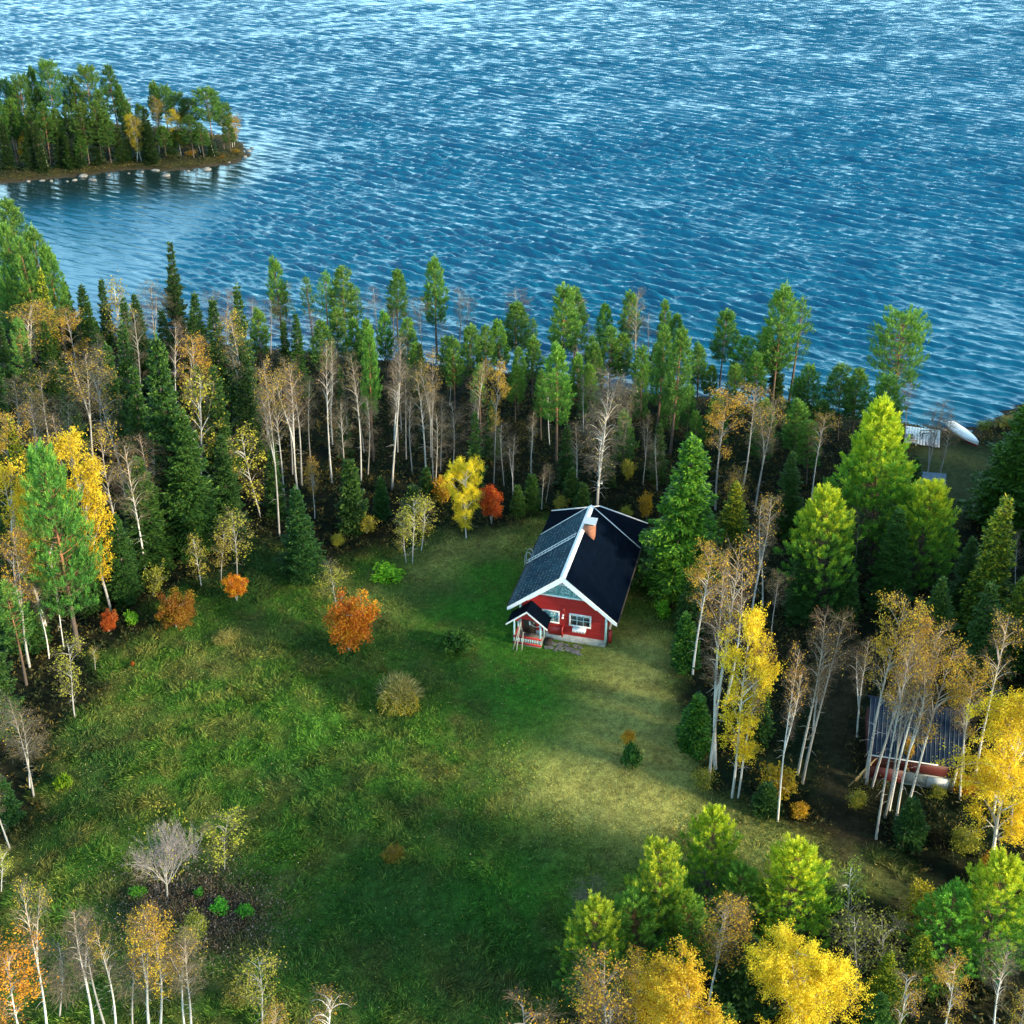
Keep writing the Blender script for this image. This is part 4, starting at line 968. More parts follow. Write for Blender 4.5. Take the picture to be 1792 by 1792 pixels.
T('F', 'BB', 150, 1600, 185, 1802, 66, "grey white birch, second of three stems in the lower left")
T('F', 'BO', 172, 1616, 203, 1802, 54, "pink topped birch, third of three stems in the lower left")
T('F', 'BM', 236, 1588, 262, 1810, 80, "birch with pale yellow crown below the leafless tree, left stem")
T('F', 'BM', 268, 1610, 280, 1810, 80, "birch with pale yellow crown below the leafless tree, right stem")
T('F', 'BO', 312, 1640, 324, 1806, 76, "brown twigged birch with white trunk below the leafless tree")
T('F', 'BB', 330, 1632, 334, 1806, 70, "thin white birch close right of the brown twigged birch")
T('F', 'BG', 444, 1664, 460, 1806, 62, "small birch with yellow leaf tufts at the bottom")
T('F', 'BM', 490, 1762, 492, 1900, 60, "yellow birch top at the bottom edge")
T('F', 'BW', 575, 1738, 575, 1880, 76, "brown bare treetop at the bottom edge", (1, .95, .9))
T('F', 'BG', -2, 1480, 2, 1560, 34, "yellow green sapling touching the left edge low down", (1, 1.2, 1))
T('F', 'DT', 100, 1640, 104, 1780, 90, "dim grey leafless tree between birches in the lower left")
T('F', 'DT', 230, 1660, 232, 1800, 90, "dim grey leafless tree behind the pale yellow crowns")
T('F', 'YB', 410, 1720, 410, 1770, 60, "dark yellow flecked bush at the bottom left", (.5, .5, .8))
T('F', 'DT', 1450, 1690, 1452, 1810, 60, "grey leafless sapling tree at the bottom right")
T('F', 'SP', 1260, 1760, 1262, 1900, 100, "dark spruce filling the gap between the golden birches at the bottom edge")

for sp in SPECS: place(sp)
# the wood goes on beyond the right edge: its trees keep the low sun off the meadow
orng = random.Random(5); nth = 0
for k in range(54):
    y = 14 + (k // 2) * 3.3 + orng.uniform(-1, 1); x = .444 * (.86 * y + 24.5) + 5.5 + (k % 2) * 6 + orng.uniform(0, 3.5)
    if y > 84 or y < 47: continue
    KK = KIT[('SP', 'SB', 'TP')[k % 3]]; tme, cme, H, Wn = KK['var'][k % len(KK['var'])]
    r_ = empty(KK['name'], (x, y, tz(x, y) - .03), orng.random() * 6); s_ = orng.uniform(.85, 1.15); r_.scale = (s_ * 1.25, s_ * 1.25, s_)
    link(KK['parts'][0], tme, r_); link(KK['parts'][1], cme, r_)
    nth += 1; tag(r_, f"forest tree beyond the right edge of the picture, {ORD[nth]} from the front", KK['cat'], "forest trees beyond the right edge")
# labels of the trees that are told apart by their place in a row
rows = {}
for sp in SPECS:
    if sp[7]: continue
    rows.setdefault((sp[0], KIT[sp[1]]['phrase']), []).append(sp)
for (zone, phrase), lst in rows.items():
    lst.sort(key=lambda q: q[2])
    for q, sp in enumerate(lst):
        sp[-1]["label"] = f"lone {phrase} {ZONES[zone][0]}" if len(lst) == 1 else f"{phrase}, {ORD[q + 1]} from left {ZONES[zone][0]}"

# ============================================================ THE CABIN AND OTHER BUILT THINGS
def plank_mat(name, c, rough, step, axis=2, streak=None, wear=None):
    m, nt, b = new_mat(name)
    tc = texco(nt); sep = node(nt, "ShaderNodeSeparateXYZ"); nt.links.new(tc, sep.inputs[0])
    mu = node(nt, "ShaderNodeMath", operation='MULTIPLY'); nt.links.new(sep.outputs[axis], mu.inputs[0]); mu.inputs[1].default_value = 1 / step
    fr = node(nt, "ShaderNodeMath", operation='FRACT'); nt.links.new(mu.outputs[0], fr.inputs[0])
    gap = mapr(nt, fr.outputs[0], 0.0, 0.09, 0.0, 1.0)
    fl = node(nt, "ShaderNodeMath", operation='FLOOR'); nt.links.new(mu.outputs[0], fl.inputs[0])
    wnz = node(nt, "ShaderNodeTexWhiteNoise", noise_dimensions='1D'); nt.links.new(fl.outputs[0], wnz.inputs["W"])
    sc_ = [(0.5, 6, 14), (6, .5, 14), (0.7, 0.7, 12)][axis] if axis == 2 else (1.0, 1.0, 1.0)
    st = noise_n(nt, 1.5, 5, 0.7, texco(nt, "Object", (0.7, 0.7, 12) if axis == 2 else (8, 0.7, 8)))
    c2 = mixc(nt, mapr(nt, wnz.outputs[0], 0, 1, 0.0, 0.5), c, tuple(q * .6 for q in c))
    if wear: c2 = mixc(nt, mapr(nt, st.outputs[0], 0.62, 0.72, 0, 0.8), c2, wear)
    c3 = mixc(nt, gap, tuple(q * .35 for q in c), c2)
    nt.links.new(c3, b.inputs["Base Color"]); b.inputs["Roughness"].default_value = rough; b.inputs["Specular IOR Level"].default_value = .3
    bump(nt, b, gap, 0.8, 0.02)
    return m
M['red'] = plank_mat("red_boards", (0.44, 0.022, 0.020), 0.55, 0.14, 2, wear=(0.50, 0.12, 0.03))
M['redpaint'] = plain("red_paint", (0.42, 0.024, 0.02), 0.5, var=.2)
M['white'] = plain("white_paint", (0.80, 0.80, 0.80), 0.45, var=.07, scale=3)
M['ice'] = plain("pale_blue_paint", (0.42, 0.60, 0.62), 0.5, var=.1)
M['teal'] = plain("teal_paint", (0.12, 0.36, 0.34), 0.5, var=.15)
M['stone'] = plain("foundation_concrete", (0.40, 0.385, 0.35), 0.9, .2, var=.35, scale=3, bumpd=.05)
M['felt'] = plain("black_roof_sheet", (0.0008, 0.0035, 0.010), 0.8, .03, var=.3, scale=2)
M['darkwood'] = plain("dark_wood", (0.05, 0.04, 0.033), 0.8, .2, var=.3)
M['greywood'] = plank_mat("weathered_boards", (0.30, 0.29, 0.27), 0.8, 0.13, 0)
M['pole'] = plain("weathered_pole", (0.38, 0.35, 0.30), 0.8, .2, var=.25, scale=12)
M['metal'] = plain("galvanised_metal", (0.55, 0.58, 0.60), 0.35, .5, .6, var=.15)
M['capmetal'] = plain("cap_sheet", (0.50, 0.56, 0.62), 0.4, .5, .2, var=.1)
M['rope'] = plain("white_rope", (0.70, 0.70, 0.66), 0.8, var=.1)
M['rock'] = plain("lake_rock", (0.17, 0.165, 0.155), 0.85, .3, var=.45, scale=2.2, bumpd=.06)
M['fibre'] = plain("white_boat_shell", (0.78, 0.78, 0.77), 0.35, var=.05, scale=2)
M['dark'] = plain("dark_interior", (0.01, 0.012, 0.014), 0.9, .1)
def glass():
    m, nt, b = new_mat("window_glass")
    n = noise_n(nt, 3, 3, .5, texco(nt))
    nt.links.new(mixc(nt, mapr(nt, n.outputs[0], .4, .6, 0, 1), (0.012, 0.018, 0.018), (0.03, 0.045, 0.04)), b.inputs["Base Color"])
    b.inputs["Roughness"].default_value = 0.06; return m
M['glass'] = glass()
def curtain():
    m, nt, b = new_mat("lace_curtain")
    v = node(nt, "ShaderNodeTexVoronoi"); v.inputs["Scale"].default_value = 9; nt.links.new(texco(nt), v.inputs["Vector"])
    nt.links.new(mixc(nt, mapr(nt, v.outputs["Distance"], .25, .5, 0, 1), (0.50, 0.62, 0.62), (0.10, 0.22, 0.24)), b.inputs["Base Color"])
    b.inputs["Roughness"].default_value = .5; return m
M['curtain'] = curtain()
def brick():
    m, nt, b = new_mat("chimney_brick")
    t = node(nt, "ShaderNodeTexBrick"); t.inputs["Color1"].default_value = (0.42, 0.13, 0.05, 1); t.inputs["Color2"].default_value = (0.30, 0.085, 0.04, 1); t.inputs["Mortar"].default_value = (.20, .15, .12, 1)
    t.inputs["Scale"].default_value = 1.0; t.inputs["Mortar Size"].default_value = .012; t.inputs["Brick Width"].default_value = .24; t.inputs["Row Height"].default_value = .085
    mp = node(nt, "ShaderNodeMapping"); mp.inputs["Rotation"].default_value = (R(90), 0, 0); nt.links.new(texco(nt), mp.inputs[0]); nt.links.new(mp.outputs[0], t.inputs["Vector"])
    nt.links.new(t.outputs[0], b.inputs["Base Color"]); b.inputs["Roughness"].default_value = .9; return m
M['brick'] = brick()
def tile_roof():
    """dark pressed-metal tiles with pale lichen where each tile steps down"""
    m, nt, b = new_mat("tiled_metal_roof")
    tc = texco(nt, "Object", (1 / .27, 1 / .20, 0.0))
    v = node(nt, "ShaderNodeTexVoronoi"); v.inputs["Scale"].default_value = 1.0; v.inputs["Randomness"].default_value = .25; nt.links.new(tc, v.inputs["Vector"])
    dots = mapr(nt, v.outputs["Distance"], .14, .24, 1, 0)
    big = noise_n(nt, .8, 4, .6, texco(nt)); fine = noise_n(nt, 14, 4, .7, texco(nt))
    g = node(nt, "ShaderNodeMath", operation='MULTIPLY'); nt.links.new(dots, g.inputs[0]); nt.links.new(mapr(nt, fine.outputs[0], .42, .58, 0, 1), g.inputs[1])
    sep = node(nt, "ShaderNodeSeparateXYZ"); nt.links.new(texco(nt), sep.inputs[0])
    edge = mapr(nt, sep.outputs[0], -3.75, -3.0, 1, 0)
    e2 = node(nt, "ShaderNodeMath", operation='MULTIPLY'); nt.links.new(edge, e2.inputs[0]); nt.links.new(mapr(nt, fine.outputs[0], .5, .7, 0, .8), e2.inputs[1])
    ad = node(nt, "ShaderNodeMath", operation='MAXIMUM'); nt.links.new(g.outputs[0], ad.inputs[0]); nt.links.new(e2.outputs[0], ad.inputs[1])
    base = mixc(nt, mapr(nt, big.outputs[0], .35, .65, 0, 1), (0.001, 0.024, 0.046), (0.003, 0.046, 0.074))  # blue of the reflected sky mixed into the dark tile colour
    nt.links.new(mixc(nt, ad.outputs[0], base, (0.42, 0.46, 0.44)), b.inputs["Base Color"])
    b.inputs["Roughness"].default_value = .5; b.inputs["Specular IOR Level"].default_value = .05
    bump(nt, b, v.outputs["Distance"], .5, .03)
    return m
M['tile'] = tile_roof()

YAW = -0.257
HX, HY = 3.285, 62.2
cabin = empty('cabin', (HX, HY, 0), YAW)
tag(cabin, "red wooden cabin with black roof and white bargeboards in the clearing", "cabin")
def part(name, mesh, mats, parent, smooth=False, label=None):
    o = link(name, mesh.data(name, mats, smooth), parent)
    if label: o["label"] = label
    return o
K = 0.8166; ZR = 6.2; W = 3.71; LEN = 9.5
zr = lambda a: ZR - K * abs(a)
# foundation and walls
m = Mesh(); box(m, -2.93, 2.93, .46, 12.6, .3, 1.27, 0); part('foundation', m, [M['stone']], cabin)
m = Mesh(); prism(m, [(-2.9, 1.27), (2.9, 1.27), (2.9, zr(2.9) - .16), (0, ZR - .16), (-2.9, zr(2.9) - .16)], .50, LEN - .05, 0)
prism(m, [(-2.9, 1.2), (2.9, 1.2), (2.9, 3.1), (0, 3.9), (-2.9, 3.1)], LEN - .05, 12.6, 0)
part('wall', m, [M['red']], cabin)
for s in (-1, 1):
    m = Mesh(); box(m, s * 2.93 - .07, s * 2.93 + .07, .42, .56, 1.15, zr(2.9) - .2, 0); part('corner_board', m, [M['ice']], cabin)
# main roof: stepped tile courses
roof = None
for s, mt, nm in ((-1, 'tile', 'roof'), (1, 'felt', 'roof')):  # one roof: sky glow painted blue on the left slope, right kept black
    m = Mesh(); n = 17
    for k in range(n):
        a0 = W - (W - .0) * k / n; a1 = W - W * (k + 1) / n
        z0 = zr(a0) + .035; z1 = zr(a1) + .002
        q = [(s * a0, 0, z0), (s * a0, LEN, z0), (s * a1, LEN, z1), (s * a1, 0, z1)]
        if s < 0: q = q[::-1]
        m.add(q, [(0, 1, 2, 3)], 0)
        lo = zr(a0) + (.002 if k else -.10)
        q = [(s * a0, 0, lo), (s * a0, LEN, lo), (s * a0, LEN, z0), (s * a0, 0, z0)]
        if s < 0: q = q[::-1]
        m.add(q, [(0, 1, 2, 3)], 0)
    q = [(s * W, 0.02, zr(W) - .10), (s * W, LEN - .02, zr(W) - .10), (0, LEN - .02, ZR - .12), (0, 0.02, ZR - .12)]
    m.add(q if s > 0 else q[::-1], [(0, 3, 2, 1)], 0)
    o = part(nm, m, [M[mt]], cabin, label="left slope of dark blue tiles speckled with lichen" if s < 0 else "plain black right slope")
    if s < 0: roof = o
    else: roof_r = o
m = Mesh()
for s in (-1, 1):
    q = [(0, -.02, ZR + .075), (s * .20, -.02, ZR + .075 - .14), (s * .20, LEN + .02, ZR + .075 - .14), (0, LEN + .02, ZR + .075)]
    slab(m, q if s > 0 else q[::-1], .02)
part('ridge_cap', m, [M['white']], roof)
m = Mesh()
for s in (-1, 1): bar(m, (s * .12, LEN - .04, ZR - .02), (s * W, LEN - .04, zr(W) + .05), .09, .03, 0)
part('rear_verge', m, [M['white']], roof)
# bargeboards, front
for s in (-1, 1):
    m = Mesh()
    poly = [(0, ZR + .06), (s * (W + .02), zr(W) + .03), (s * (W + .02), zr(W) - .20), (s * (W - .25), zr(W) - .06 ), (s * 2.35, zr(2.35) - .26), (s * 2.30, zr(2.3) - .33), (0, ZR - .40)]
    if s > 0: poly = poly[::-1]
    prism(m, poly, -.055, -.012, 0); part('bargeboard', m, [M['white']], cabin)
# soffit boards under the front overhang
m = Mesh()
for s in (-1, 1):
    q = [(0, 0, ZR - .13), (0, .5, ZR - .13), (s * W, .5, zr(W) - .11), (s * W, 0, zr(W) - .11)]
    m.add(q if s > 0 else q[::-1], [(0, 1, 2, 3)], 0)
part('soffit', m, [M['white']], cabin)
# rear wing with its flatter roof
K2 = (4.14 - 3.17) / W; zq = lambda a: 4.14 - K2 * abs(a)
m = Mesh()
for s in (-1, 1):
    q = [(0, LEN - .02, 4.14), (0, LEN + 3.54, 4.14), (s * W, LEN + 3.54, 3.17), (s * W, LEN - .02, 3.17)]
    slab(m, q[::-1] if s > 0 else q, .10)
wing = part('wing_roof', m, [M['felt']], cabin, label="flat black roof of the rear wing")
m = Mesh()
for s in (-1, 1): bar(m, (0, LEN + 3.56, 4.16), (s * W, LEN + 3.56, 3.19), .09, .07, 0)
part('wing_verge', m, [M['white']], wing)
for s in (-1, 1):
    m = Mesh(); tube(m, [(s * (W + .05), .05, zr(W) - .03), (s * (W + .05), LEN, zr(W) - .03)], .055, 8); part('gutter', m, [M['darkwood']], cabin)
# chimney
m = Mesh(); box(m, .15, .88, 6.08, 6.70, 5.2, 6.62, 0); ch = part('chimney', m, [M['brick']], roof_r)
m = Mesh(); box(m, .20, .83, 6.13, 6.65, 6.62, 6.76, 0); part('flue', m, [M['dark']], ch)
# flat sheet cap on the chimney
m = Mesh(); slab(m, [(.05, 5.98, 6.82), (.98, 5.98, 6.82), (.98, 6.80, 6.88), (.05, 6.80, 6.88)], .04)
for x in (.2, .83):
    for y in (6.13, 6.65): box(m, x - .02, x + .02, y - .02, y + .02, 6.6, 6.8)
part('chimney_cap', m, [M['capmetal']], ch)
# roof ladder on the left slope
m = Mesh()
for l in (5.38, 5.78): bar(m, (-3.78, l, zr(3.78) + .13), (-.30, l, zr(.30) + .13), .05, .05, 0)
for k in range(15):
    a = -3.6 + k * 3.25 / 14; bar(m, (a, 5.36, zr(a) + .13), (a, 5.80, zr(a) + .13), .03, .03, 0, up=(1, 0, 0))
for a in (-3.4, -2, -.8):
    for l in (5.38, 5.78): bar(m, (a, l, zr(a)), (a, l, zr(a) + .13), .03, .03, 0, up=(1, 0, 0))
part('roof_ladder', m, [M['white']], roof)
# wall ladder with curved handrails over the left eave
m = Mesh()
for l in (5.30, 5.80):
    pts = [(-3.86, l, .9), (-3.86, l, 3.4), (-3.85, l, 3.9), (-3.75, l, 4.15), (-3.58, l, 4.25), (-3.42, l, 4.15), (-3.38, l, 3.9), (-3.40, l, 3.45)]
    tube(m, pts, .022, 6, 0, .5, True)
for k in range(9): tube(m, [(-3.86, 5.30, 1.2 + k * .3), (-3.86, 5.80, 1.2 + k * .3)], .015, 5)
part('wall_ladder', m, [M['metal']], cabin)
# windows of the front wall
def window(x0, x1, z0, z1, nx, nz, glassm, muntin, y=.5, fw=.10, name='window', parent=cabin):
    f = Mesh()
    box(f, x0, x1, y - .06, y - .002, z1 - fw, z1); box(f, x0, x1, y - .07, y - .002, z0, z0 + fw)
    box(f, x0, x0 + fw, y - .058, y - .002, z0 + fw, z1 - fw); box(f, x1 - fw, x1, y - .058, y - .002, z0 + fw, z1 - fw)
    w = part(name, f, [M['white']], parent)
    g = Mesh(); box(g, x0 + fw, x1 - fw, y - .014, y - .003, z0 + fw, z1 - fw); part('pane', g, [glassm], w)
    b_ = Mesh()
    for k in range(1, nx): x = x0 + fw + (x1 - x0 - 2 * fw) * k / nx; box(b_, x - .018, x + .018, y - .034, y - .016, z0 + fw, z1 - fw)
    for k in range(1, nz): z = z0 + fw + (z1 - z0 - 2 * fw) * k / nz; box(b_, x0 + fw, x1 - fw, y - .037, y - .017, z - .022, z + .022)
    if nx > 1 or nz > 1: part('muntin', b_, [muntin], w)
    return w
w = window(.42, 1.92, 2.10, 3.10, 3, 2, M['glass'], M['ice'])
m = Mesh(); n = 14
for k in range(n):
    x = .54 + k * 1.26 / n; box(m, x, x + .088, .479, .484, 2.98 - .05 - .04 * (k % 3 == 1), 2.999)
part('lace_trim', m, [M['white']], w)
m = Mesh(); box(m, .72, 1.62, .12, .44, 1.93, 2.10)
for k in range(9): box(m, .725 + k * .1, .785 + k * .1, .10, .12, 1.86, 2.05)
part('flower_box', m, [M['white']], w)
window(-1.45, -.24, 2.12, 3.12, 2, 2, M['curtain'], M['teal'])
# gable window: a wide trapezoid in teal and white
z0, z1 = 4.36, 5.30
def hw(z): return (ZR - z) / K - .52
m = Mesh()
bar(m, (-hw(z0) - .18, .44, z0 - .02), (hw(z0) + .18, .44, z0 - .02), .10, .10)
bar(m, (-hw(z1), .45, z1), (hw(z1), .45, z1), .09, .07)
for s in (-1, 1): bar(m, (s * (hw(z0) + .06), .448, z0), (s * (hw(z1) + .02), .448, z1), .09, .07)
gw = part('window', m, [M['white']], cabin, label="wide trapezoid window under the gable")
m = Mesh(); prism(m, [(-hw(z0), z0), (hw(z0), z0), (hw(z1), z1), (-hw(z1), z1)], .470, .496); part('pane', m, [M['curtain']], gw)
m = Mesh()
for x in (-.42, .50): box(m, x - .07, x + .07, .425, .469, z0 + .04, z1 - .04)
box(m, .02, .05, .45, .468, z0 + .04, z1 - .04); box(m, -1.3, 1.3, .44, .466, z0 + .03, z0 + .11)
part('mullion', m, [M['teal']], gw)
# lamp on the wall, board between the windows
m = Mesh(); box(m, -.06, .06, .44, .498, 2.78, 2.92); tube(m, [(0, .46, 2.85), (0, .36, 2.88), (0, .34, 2.82)], .018, 6)
tube(m, [(0, .34, 2.83), (0, .34, 2.79), (0, .34, 2.70), (0, .34, 2.67)], [.02, .06, .09, .05], 10, 0, .5, True); part('wall_lamp', m, [M['white']], cabin)
m = Mesh(); box(m, -.07, .13, .40, .498, 3.15, 3.42); part('alarm_box', m, [M['redpaint']], cabin)
m = Mesh(); box(m, -.02, .06, .18, .498, 1.22, 2.02); box(m, -.95, -.02, .40, .498, 1.20, 1.85); part('side_screen', m, [M['redpaint']], cabin)
# porch
porch = Mesh(); box(porch, -3.1, -1.2, -.72, .45, .62, .95); pf = part('porch', porch, [M['greywood']], cabin)
m = Mesh(); box(m, -3.12, -1.18, -.76, -.725, .84, 1.02); box(m, -3.12, -1.18, -.76, -.70, 1.36, 1.52); rl = part('railing', m, [M['redpaint']], pf)
m = Mesh()
for k in range(11): x = -2.90 + k * .155; box(m, x, x + .07, -.75, -.728, 1.02, 1.36)
part('baluster', m, [M['ice']], pf)
for x in (-3.06, -1.26):
    for y in (-.70, .36):
        m = Mesh(); box(m, x - .055, x + .055, y - .055, y + .055, .86, 2.75); part('post', m, [M['ice']], pf)
m = Mesh(); box(m, -3.06, -3.02, -.64, .30, 1.36, 1.50); box(m, -3.06, -3.02, -.64, .30, .90, 1.02)
for k in range(5): box(m, -3.05, -3.03, -.5 + k * .17, -.43 + k * .17, 1.02, 1.36)
part('side_railing', m, [M['redpaint']], pf)
PX, PZ, KP = -2.16, 3.66, .845
zp = lambda a: PZ - KP * abs(a - PX)
m = Mesh()
for s in (-1, 1):
    e = PX + s * 1.38
    q = [(PX, -.88, PZ), (PX, .50, PZ), (e, .50, zp(e)), (e, -.88, zp(e))]
    slab(m, q[::-1] if s > 0 else q, .06)
pr = part('porch_roof', m, [M['felt']], pf)
for s in (-1, 1):
    m = Mesh(); e = PX + s * 1.42
    poly = [(PX, PZ + .03), (e, zp(e) + .03), (e, zp(e) - .09), (PX, PZ - .10)]
    prism(m, poly if s < 0 else poly[::-1], -.93, -.885, 0); part('porch_bargeboard', m, [M['white']], pf)
m = Mesh(); prism(m, [(-3.08, 2.70), (-2.80, 2.70), (-2.62, 2.92), (-1.70, 2.92), (-1.52, 2.70), (-1.24, 2.70), (-1.24, zp(-1.24) - .12), (PX, PZ - .12), (-3.08, zp(-3.08) - .12)], -.74, -.70, 0)
part('porch_gable', m, [M['red']], pf)
m = Mesh(); box(m, -2.75, -1.85, .44, .497, .98, 2.75); dr = part('door', m, [M['darkwood']], cabin)
m = Mesh(); tube(m, [(-1.97, .40, 1.85), (-1.97, .40, 1.97)], .02, 6, 0, .5, True); part('handle', m, [M['metal']], dr)
m = Mesh(); box(m, -1.12, -.62, -.38, .30, .86, .96); part('step', m, [M['darkwood']], cabin)
m = Mesh(); box(m, 3.02, 3.30, .62, .92, 1.05, 1.95); part('meter_box', m, [M['redpaint']], cabin)
m = Mesh(); tube(m, [(3.06, .55, 3.0), (3.06, .55, .9)], .04, 8, 0, .5, True); part('downpipe', m, [M['darkwood']], cabin)

def hloc(a, l, z=0):
    return (HX + a * math.cos(YAW) - l * math.sin(YAW), HY + a * math.sin(YAW) + l * math.cos(YAW), z)
def hpts(p): return [hloc(*q) for q in p]
def single(name, mesh, mats, label, cat, group=None, smooth=False):
    return tag(link(name, mesh.data(name, mats, smooth)), label, cat, group)
def planted(a, l): x, y, _ = hloc(a, l); return (x, y, tz(x, y) - .03)
for a, l, q, lab in ((-2.98, -1.35, (-2.58, -.80, 2.72), "long grey pole leaning on the porch, leftmost of three"), (-2.72, -1.42, (-2.66, -.80, 2.30), "grey plank leaning on the porch railing, middle of three"),
                     (-2.38, -1.32, (-2.42, -.80, 1.92), "short grey post leaning on the porch railing, rightmost of three")):
    m = Mesh(); bar(m, planted(a, l), hloc(*q), .07, .04); single('pole', m, [M['pole']], lab, 'pole', 'poles leaning on the porch')
m = Mesh(); t = np.linspace(0, 1, 12)
tube(m, hpts([(-2.0 + .70 * s, -.60, 2.62 - .12 * s - .75 * s * (1 - s) * 1.2) for s in t]), .018, 5, 0, .5, True); tube(m, hpts([(-2.03, -.60, 2.72), (-2.02, -.60, 2.6), (-2.0, -.60, 2.45)]), .05, 6, 0, .5, True)
single('rope', m, [M['rope']], "white rope hanging in a loop inside the porch", 'rope')
# flat stones before the wall
prn = np.random.default_rng(9); m = Mesh()
for k in range(26):
    a = prn.uniform(-.95, 1.5); l = prn.uniform(-.75, .1); x, y, _ = hloc(a, l); z = tz(x, y); n = 6; r = prn.uniform(.12, .24)
    an = np.sort(prn.uniform(0, 6.28, n)); v = [(x + math.cos(q) * r * 1.2, y + math.sin(q) * r, z + .045 + .002 * (k % 7)) for q in an] + [(x + math.cos(q) * r * 1.2, y + math.sin(q) * r, z - .08) for q in an]
    m.add(v, np.array([list(range(n))])); m.add(v, np.array([(i + n, (i + 1) % n + n, (i + 1) % n, i) for i in range(n)]))
tag(link('stone_path', m.data('stone_path', [M['rock']])), kind='structure')
# power pole behind the cabin
px_, py_ = ground(1043, 922, .8)
pole = empty('utility_pole', (px_, py_, tz(px_, py_) - .1)); tag(pole, "thin wooden utility pole just behind the cabin ridge, beside the large birch", "utility pole")
pole.scale = (.8, .8, .66)
m = Mesh(); tube(m, [(0, 0, 0), (0, 0, 3.0), (.02, 0, 6.4)], [.11, .10, .085], 8, 0, .5, True); part('mast', m, [M['pole']], pole)
m = Mesh(); box(m, -.07, .45, -.05, .05, 6.02, 6.1); box(m, .0, .10, -.16, -.06, 5.5, 6.0); tube(m, [(.40, 0, 6.1), (.40, 0, 6.3)], .05, 6, 0, .5, True); tube(m, [(.12, 0, 6.1), (.12, 0, 6.3)], .05, 6, 0, .5, True); part('bracket', m, [M['metal']], pole)

# ---- the shed among the birches
SX, SY, SYAW = 20.18, 49.44, -0.232
shed = empty('shed', (SX, SY, 0), SYAW); tag(shed, "low shed with seamed dark blue metal roof behind a clump of birches", "shed")
def seam_roof():
    m, nt, b = new_mat("seamed_metal_roof")
    n = noise_n(nt, 1.6, 5, .65, texco(nt)); v = noise_n(nt, 9, 3, .6, texco(nt))
    c = mixc(nt, mapr(nt, n.outputs[0], .4, .65, 0, 1), (0.006, 0.016, 0.040), (0.018, 0.030, 0.052))
    c = mixc(nt, mapr(nt, v.outputs[0], .62, .70, 0, .6), c, (.16, .12, .07))
    nt.links.new(c, b.inputs["Base Color"]); b.inputs["Roughness"].default_value = .6; b.inputs["Specular IOR Level"].default_value = .1; return m
M['seam'] = seam_roof()
m = Mesh(); slab(m, [(0, 0, 2.7), (5.2, 0, 2.7), (5.2, 2.71, 4.61), (0, 2.71, 4.61)], .05)
slab(m, [(0, 2.71, 4.61), (5.2, 2.71, 4.61), (5.2, 4.6, 3.3), (0, 4.6, 3.3)], .05); sr = part('roof', m, [M['seam']], shed)
m = Mesh()
for k in range(22):
    x = .03 + k * 5.14 / 21; bar(m, (x, -.01, 2.712), (x, 2.70, 4.622), .016, .028)
M['seamline'] = plain("seam_edge", (0.09, 0.15, 0.20), .4, var=.1)
part('seam', m, [M['seamline']], sr)
m = Mesh(); bar(m, (.1, -.02, 2.67), (3.9, -.02, 2.67), .03, .06); part('eave_flashing', m, [M['white']], sr)
M['shaded_red'] = plain('shaded_red_boards', (.075, .010, .009), .6, var=.2)  # falu red boards with the wood's shade put into the colour
m = Mesh(); box(m, .15, 4.95, .12, 4.3, 1.75, 2.66); box(m, .15, 2.2, .12, .4, .7, 1.75); prism(m, [(0, 0)] * 0 + [(.15, 2.6), (.2, 2.6), (.2, 2.66)], .12, .2); part('wall', m, [M['shaded_red']], shed)
m = Mesh(); box(m, 2.2, 4.92, .16, 4.2, .5, 1.75); part('foundation', m, [plain("whitewashed_stone", (0.30, 0.29, 0.25), .9, .2, var=.45, scale=2.5, bumpd=.05)], shed)
m = Mesh(); box(m, 3.55, 4.72, .09, .155, .85, 1.62); part('door', m, [plain('pale_weathered_paint', (.50, .50, .50), .6, var=.2)], shed, label="pale hatch in the lower wall")
for x in (0.17, 4.95):
    m = Mesh(); box(m, x - .06, x + .06, .02, .14, .6, 2.64); part('post', m, [M['pole']], shed)
def sloc(a, l, z): return (SX + a * math.cos(SYAW) - l * math.sin(SYAW), SY + a * math.sin(SYAW) + l * math.cos(SYAW), z)
m = Mesh()
for k in range(7):
    bar(m, sloc(-.75 + .08 * k, -.9 + .07 * k, .85 + .03 * k), sloc(.35 + .03 * k, .02, 2.1 + .05 * k), .05, .03)
single('lath_bundle', m, [plain("fresh_lath", (.45, .33, .15), .7, var=.2)], "bundle of pale laths leaning against the shed's left corner", 'laths')

# ---- little roof near the shore
x, y = ground(1617, 872, .8); tzv = tz(x, y)
hut = empty('hut', (x, y, tzv), -.35); tag(hut, "tiny hut with striped blue grey tin roof behind the yellow pine", "hut")
m = Mesh(); box(m, -1.1, 1.1, -.9, .9, -.1, 1.7); part('wall', m, [M['darkwood']], hut)
m = Mesh(); n = 11
for k in range(n):                                                  # corrugated sheet
    y0 = -1.1 + 2.2 * k / n; y1 = y0 + 2.2 / n; d = .12
    for ya, yb, za, zb in ((y0, (y0 + y1) / 2, 0, d), ((y0 + y1) / 2, y1, d, 0)):
        m.add([(-1.35, ya, 1.78 + za), (1.35, ya, 1.98 + za), (1.35, yb, 1.98 + zb), (-1.35, yb, 1.78 + zb)], [(0, 1, 2, 3)])
box(m, -1.3, 1.3, -1.05, 1.05, 1.70, 1.76)
part('roof', m, [plain("blue_grey_tin", (.16, .23, .29), .4, .5, .3, var=.3, scale=3)], hut)

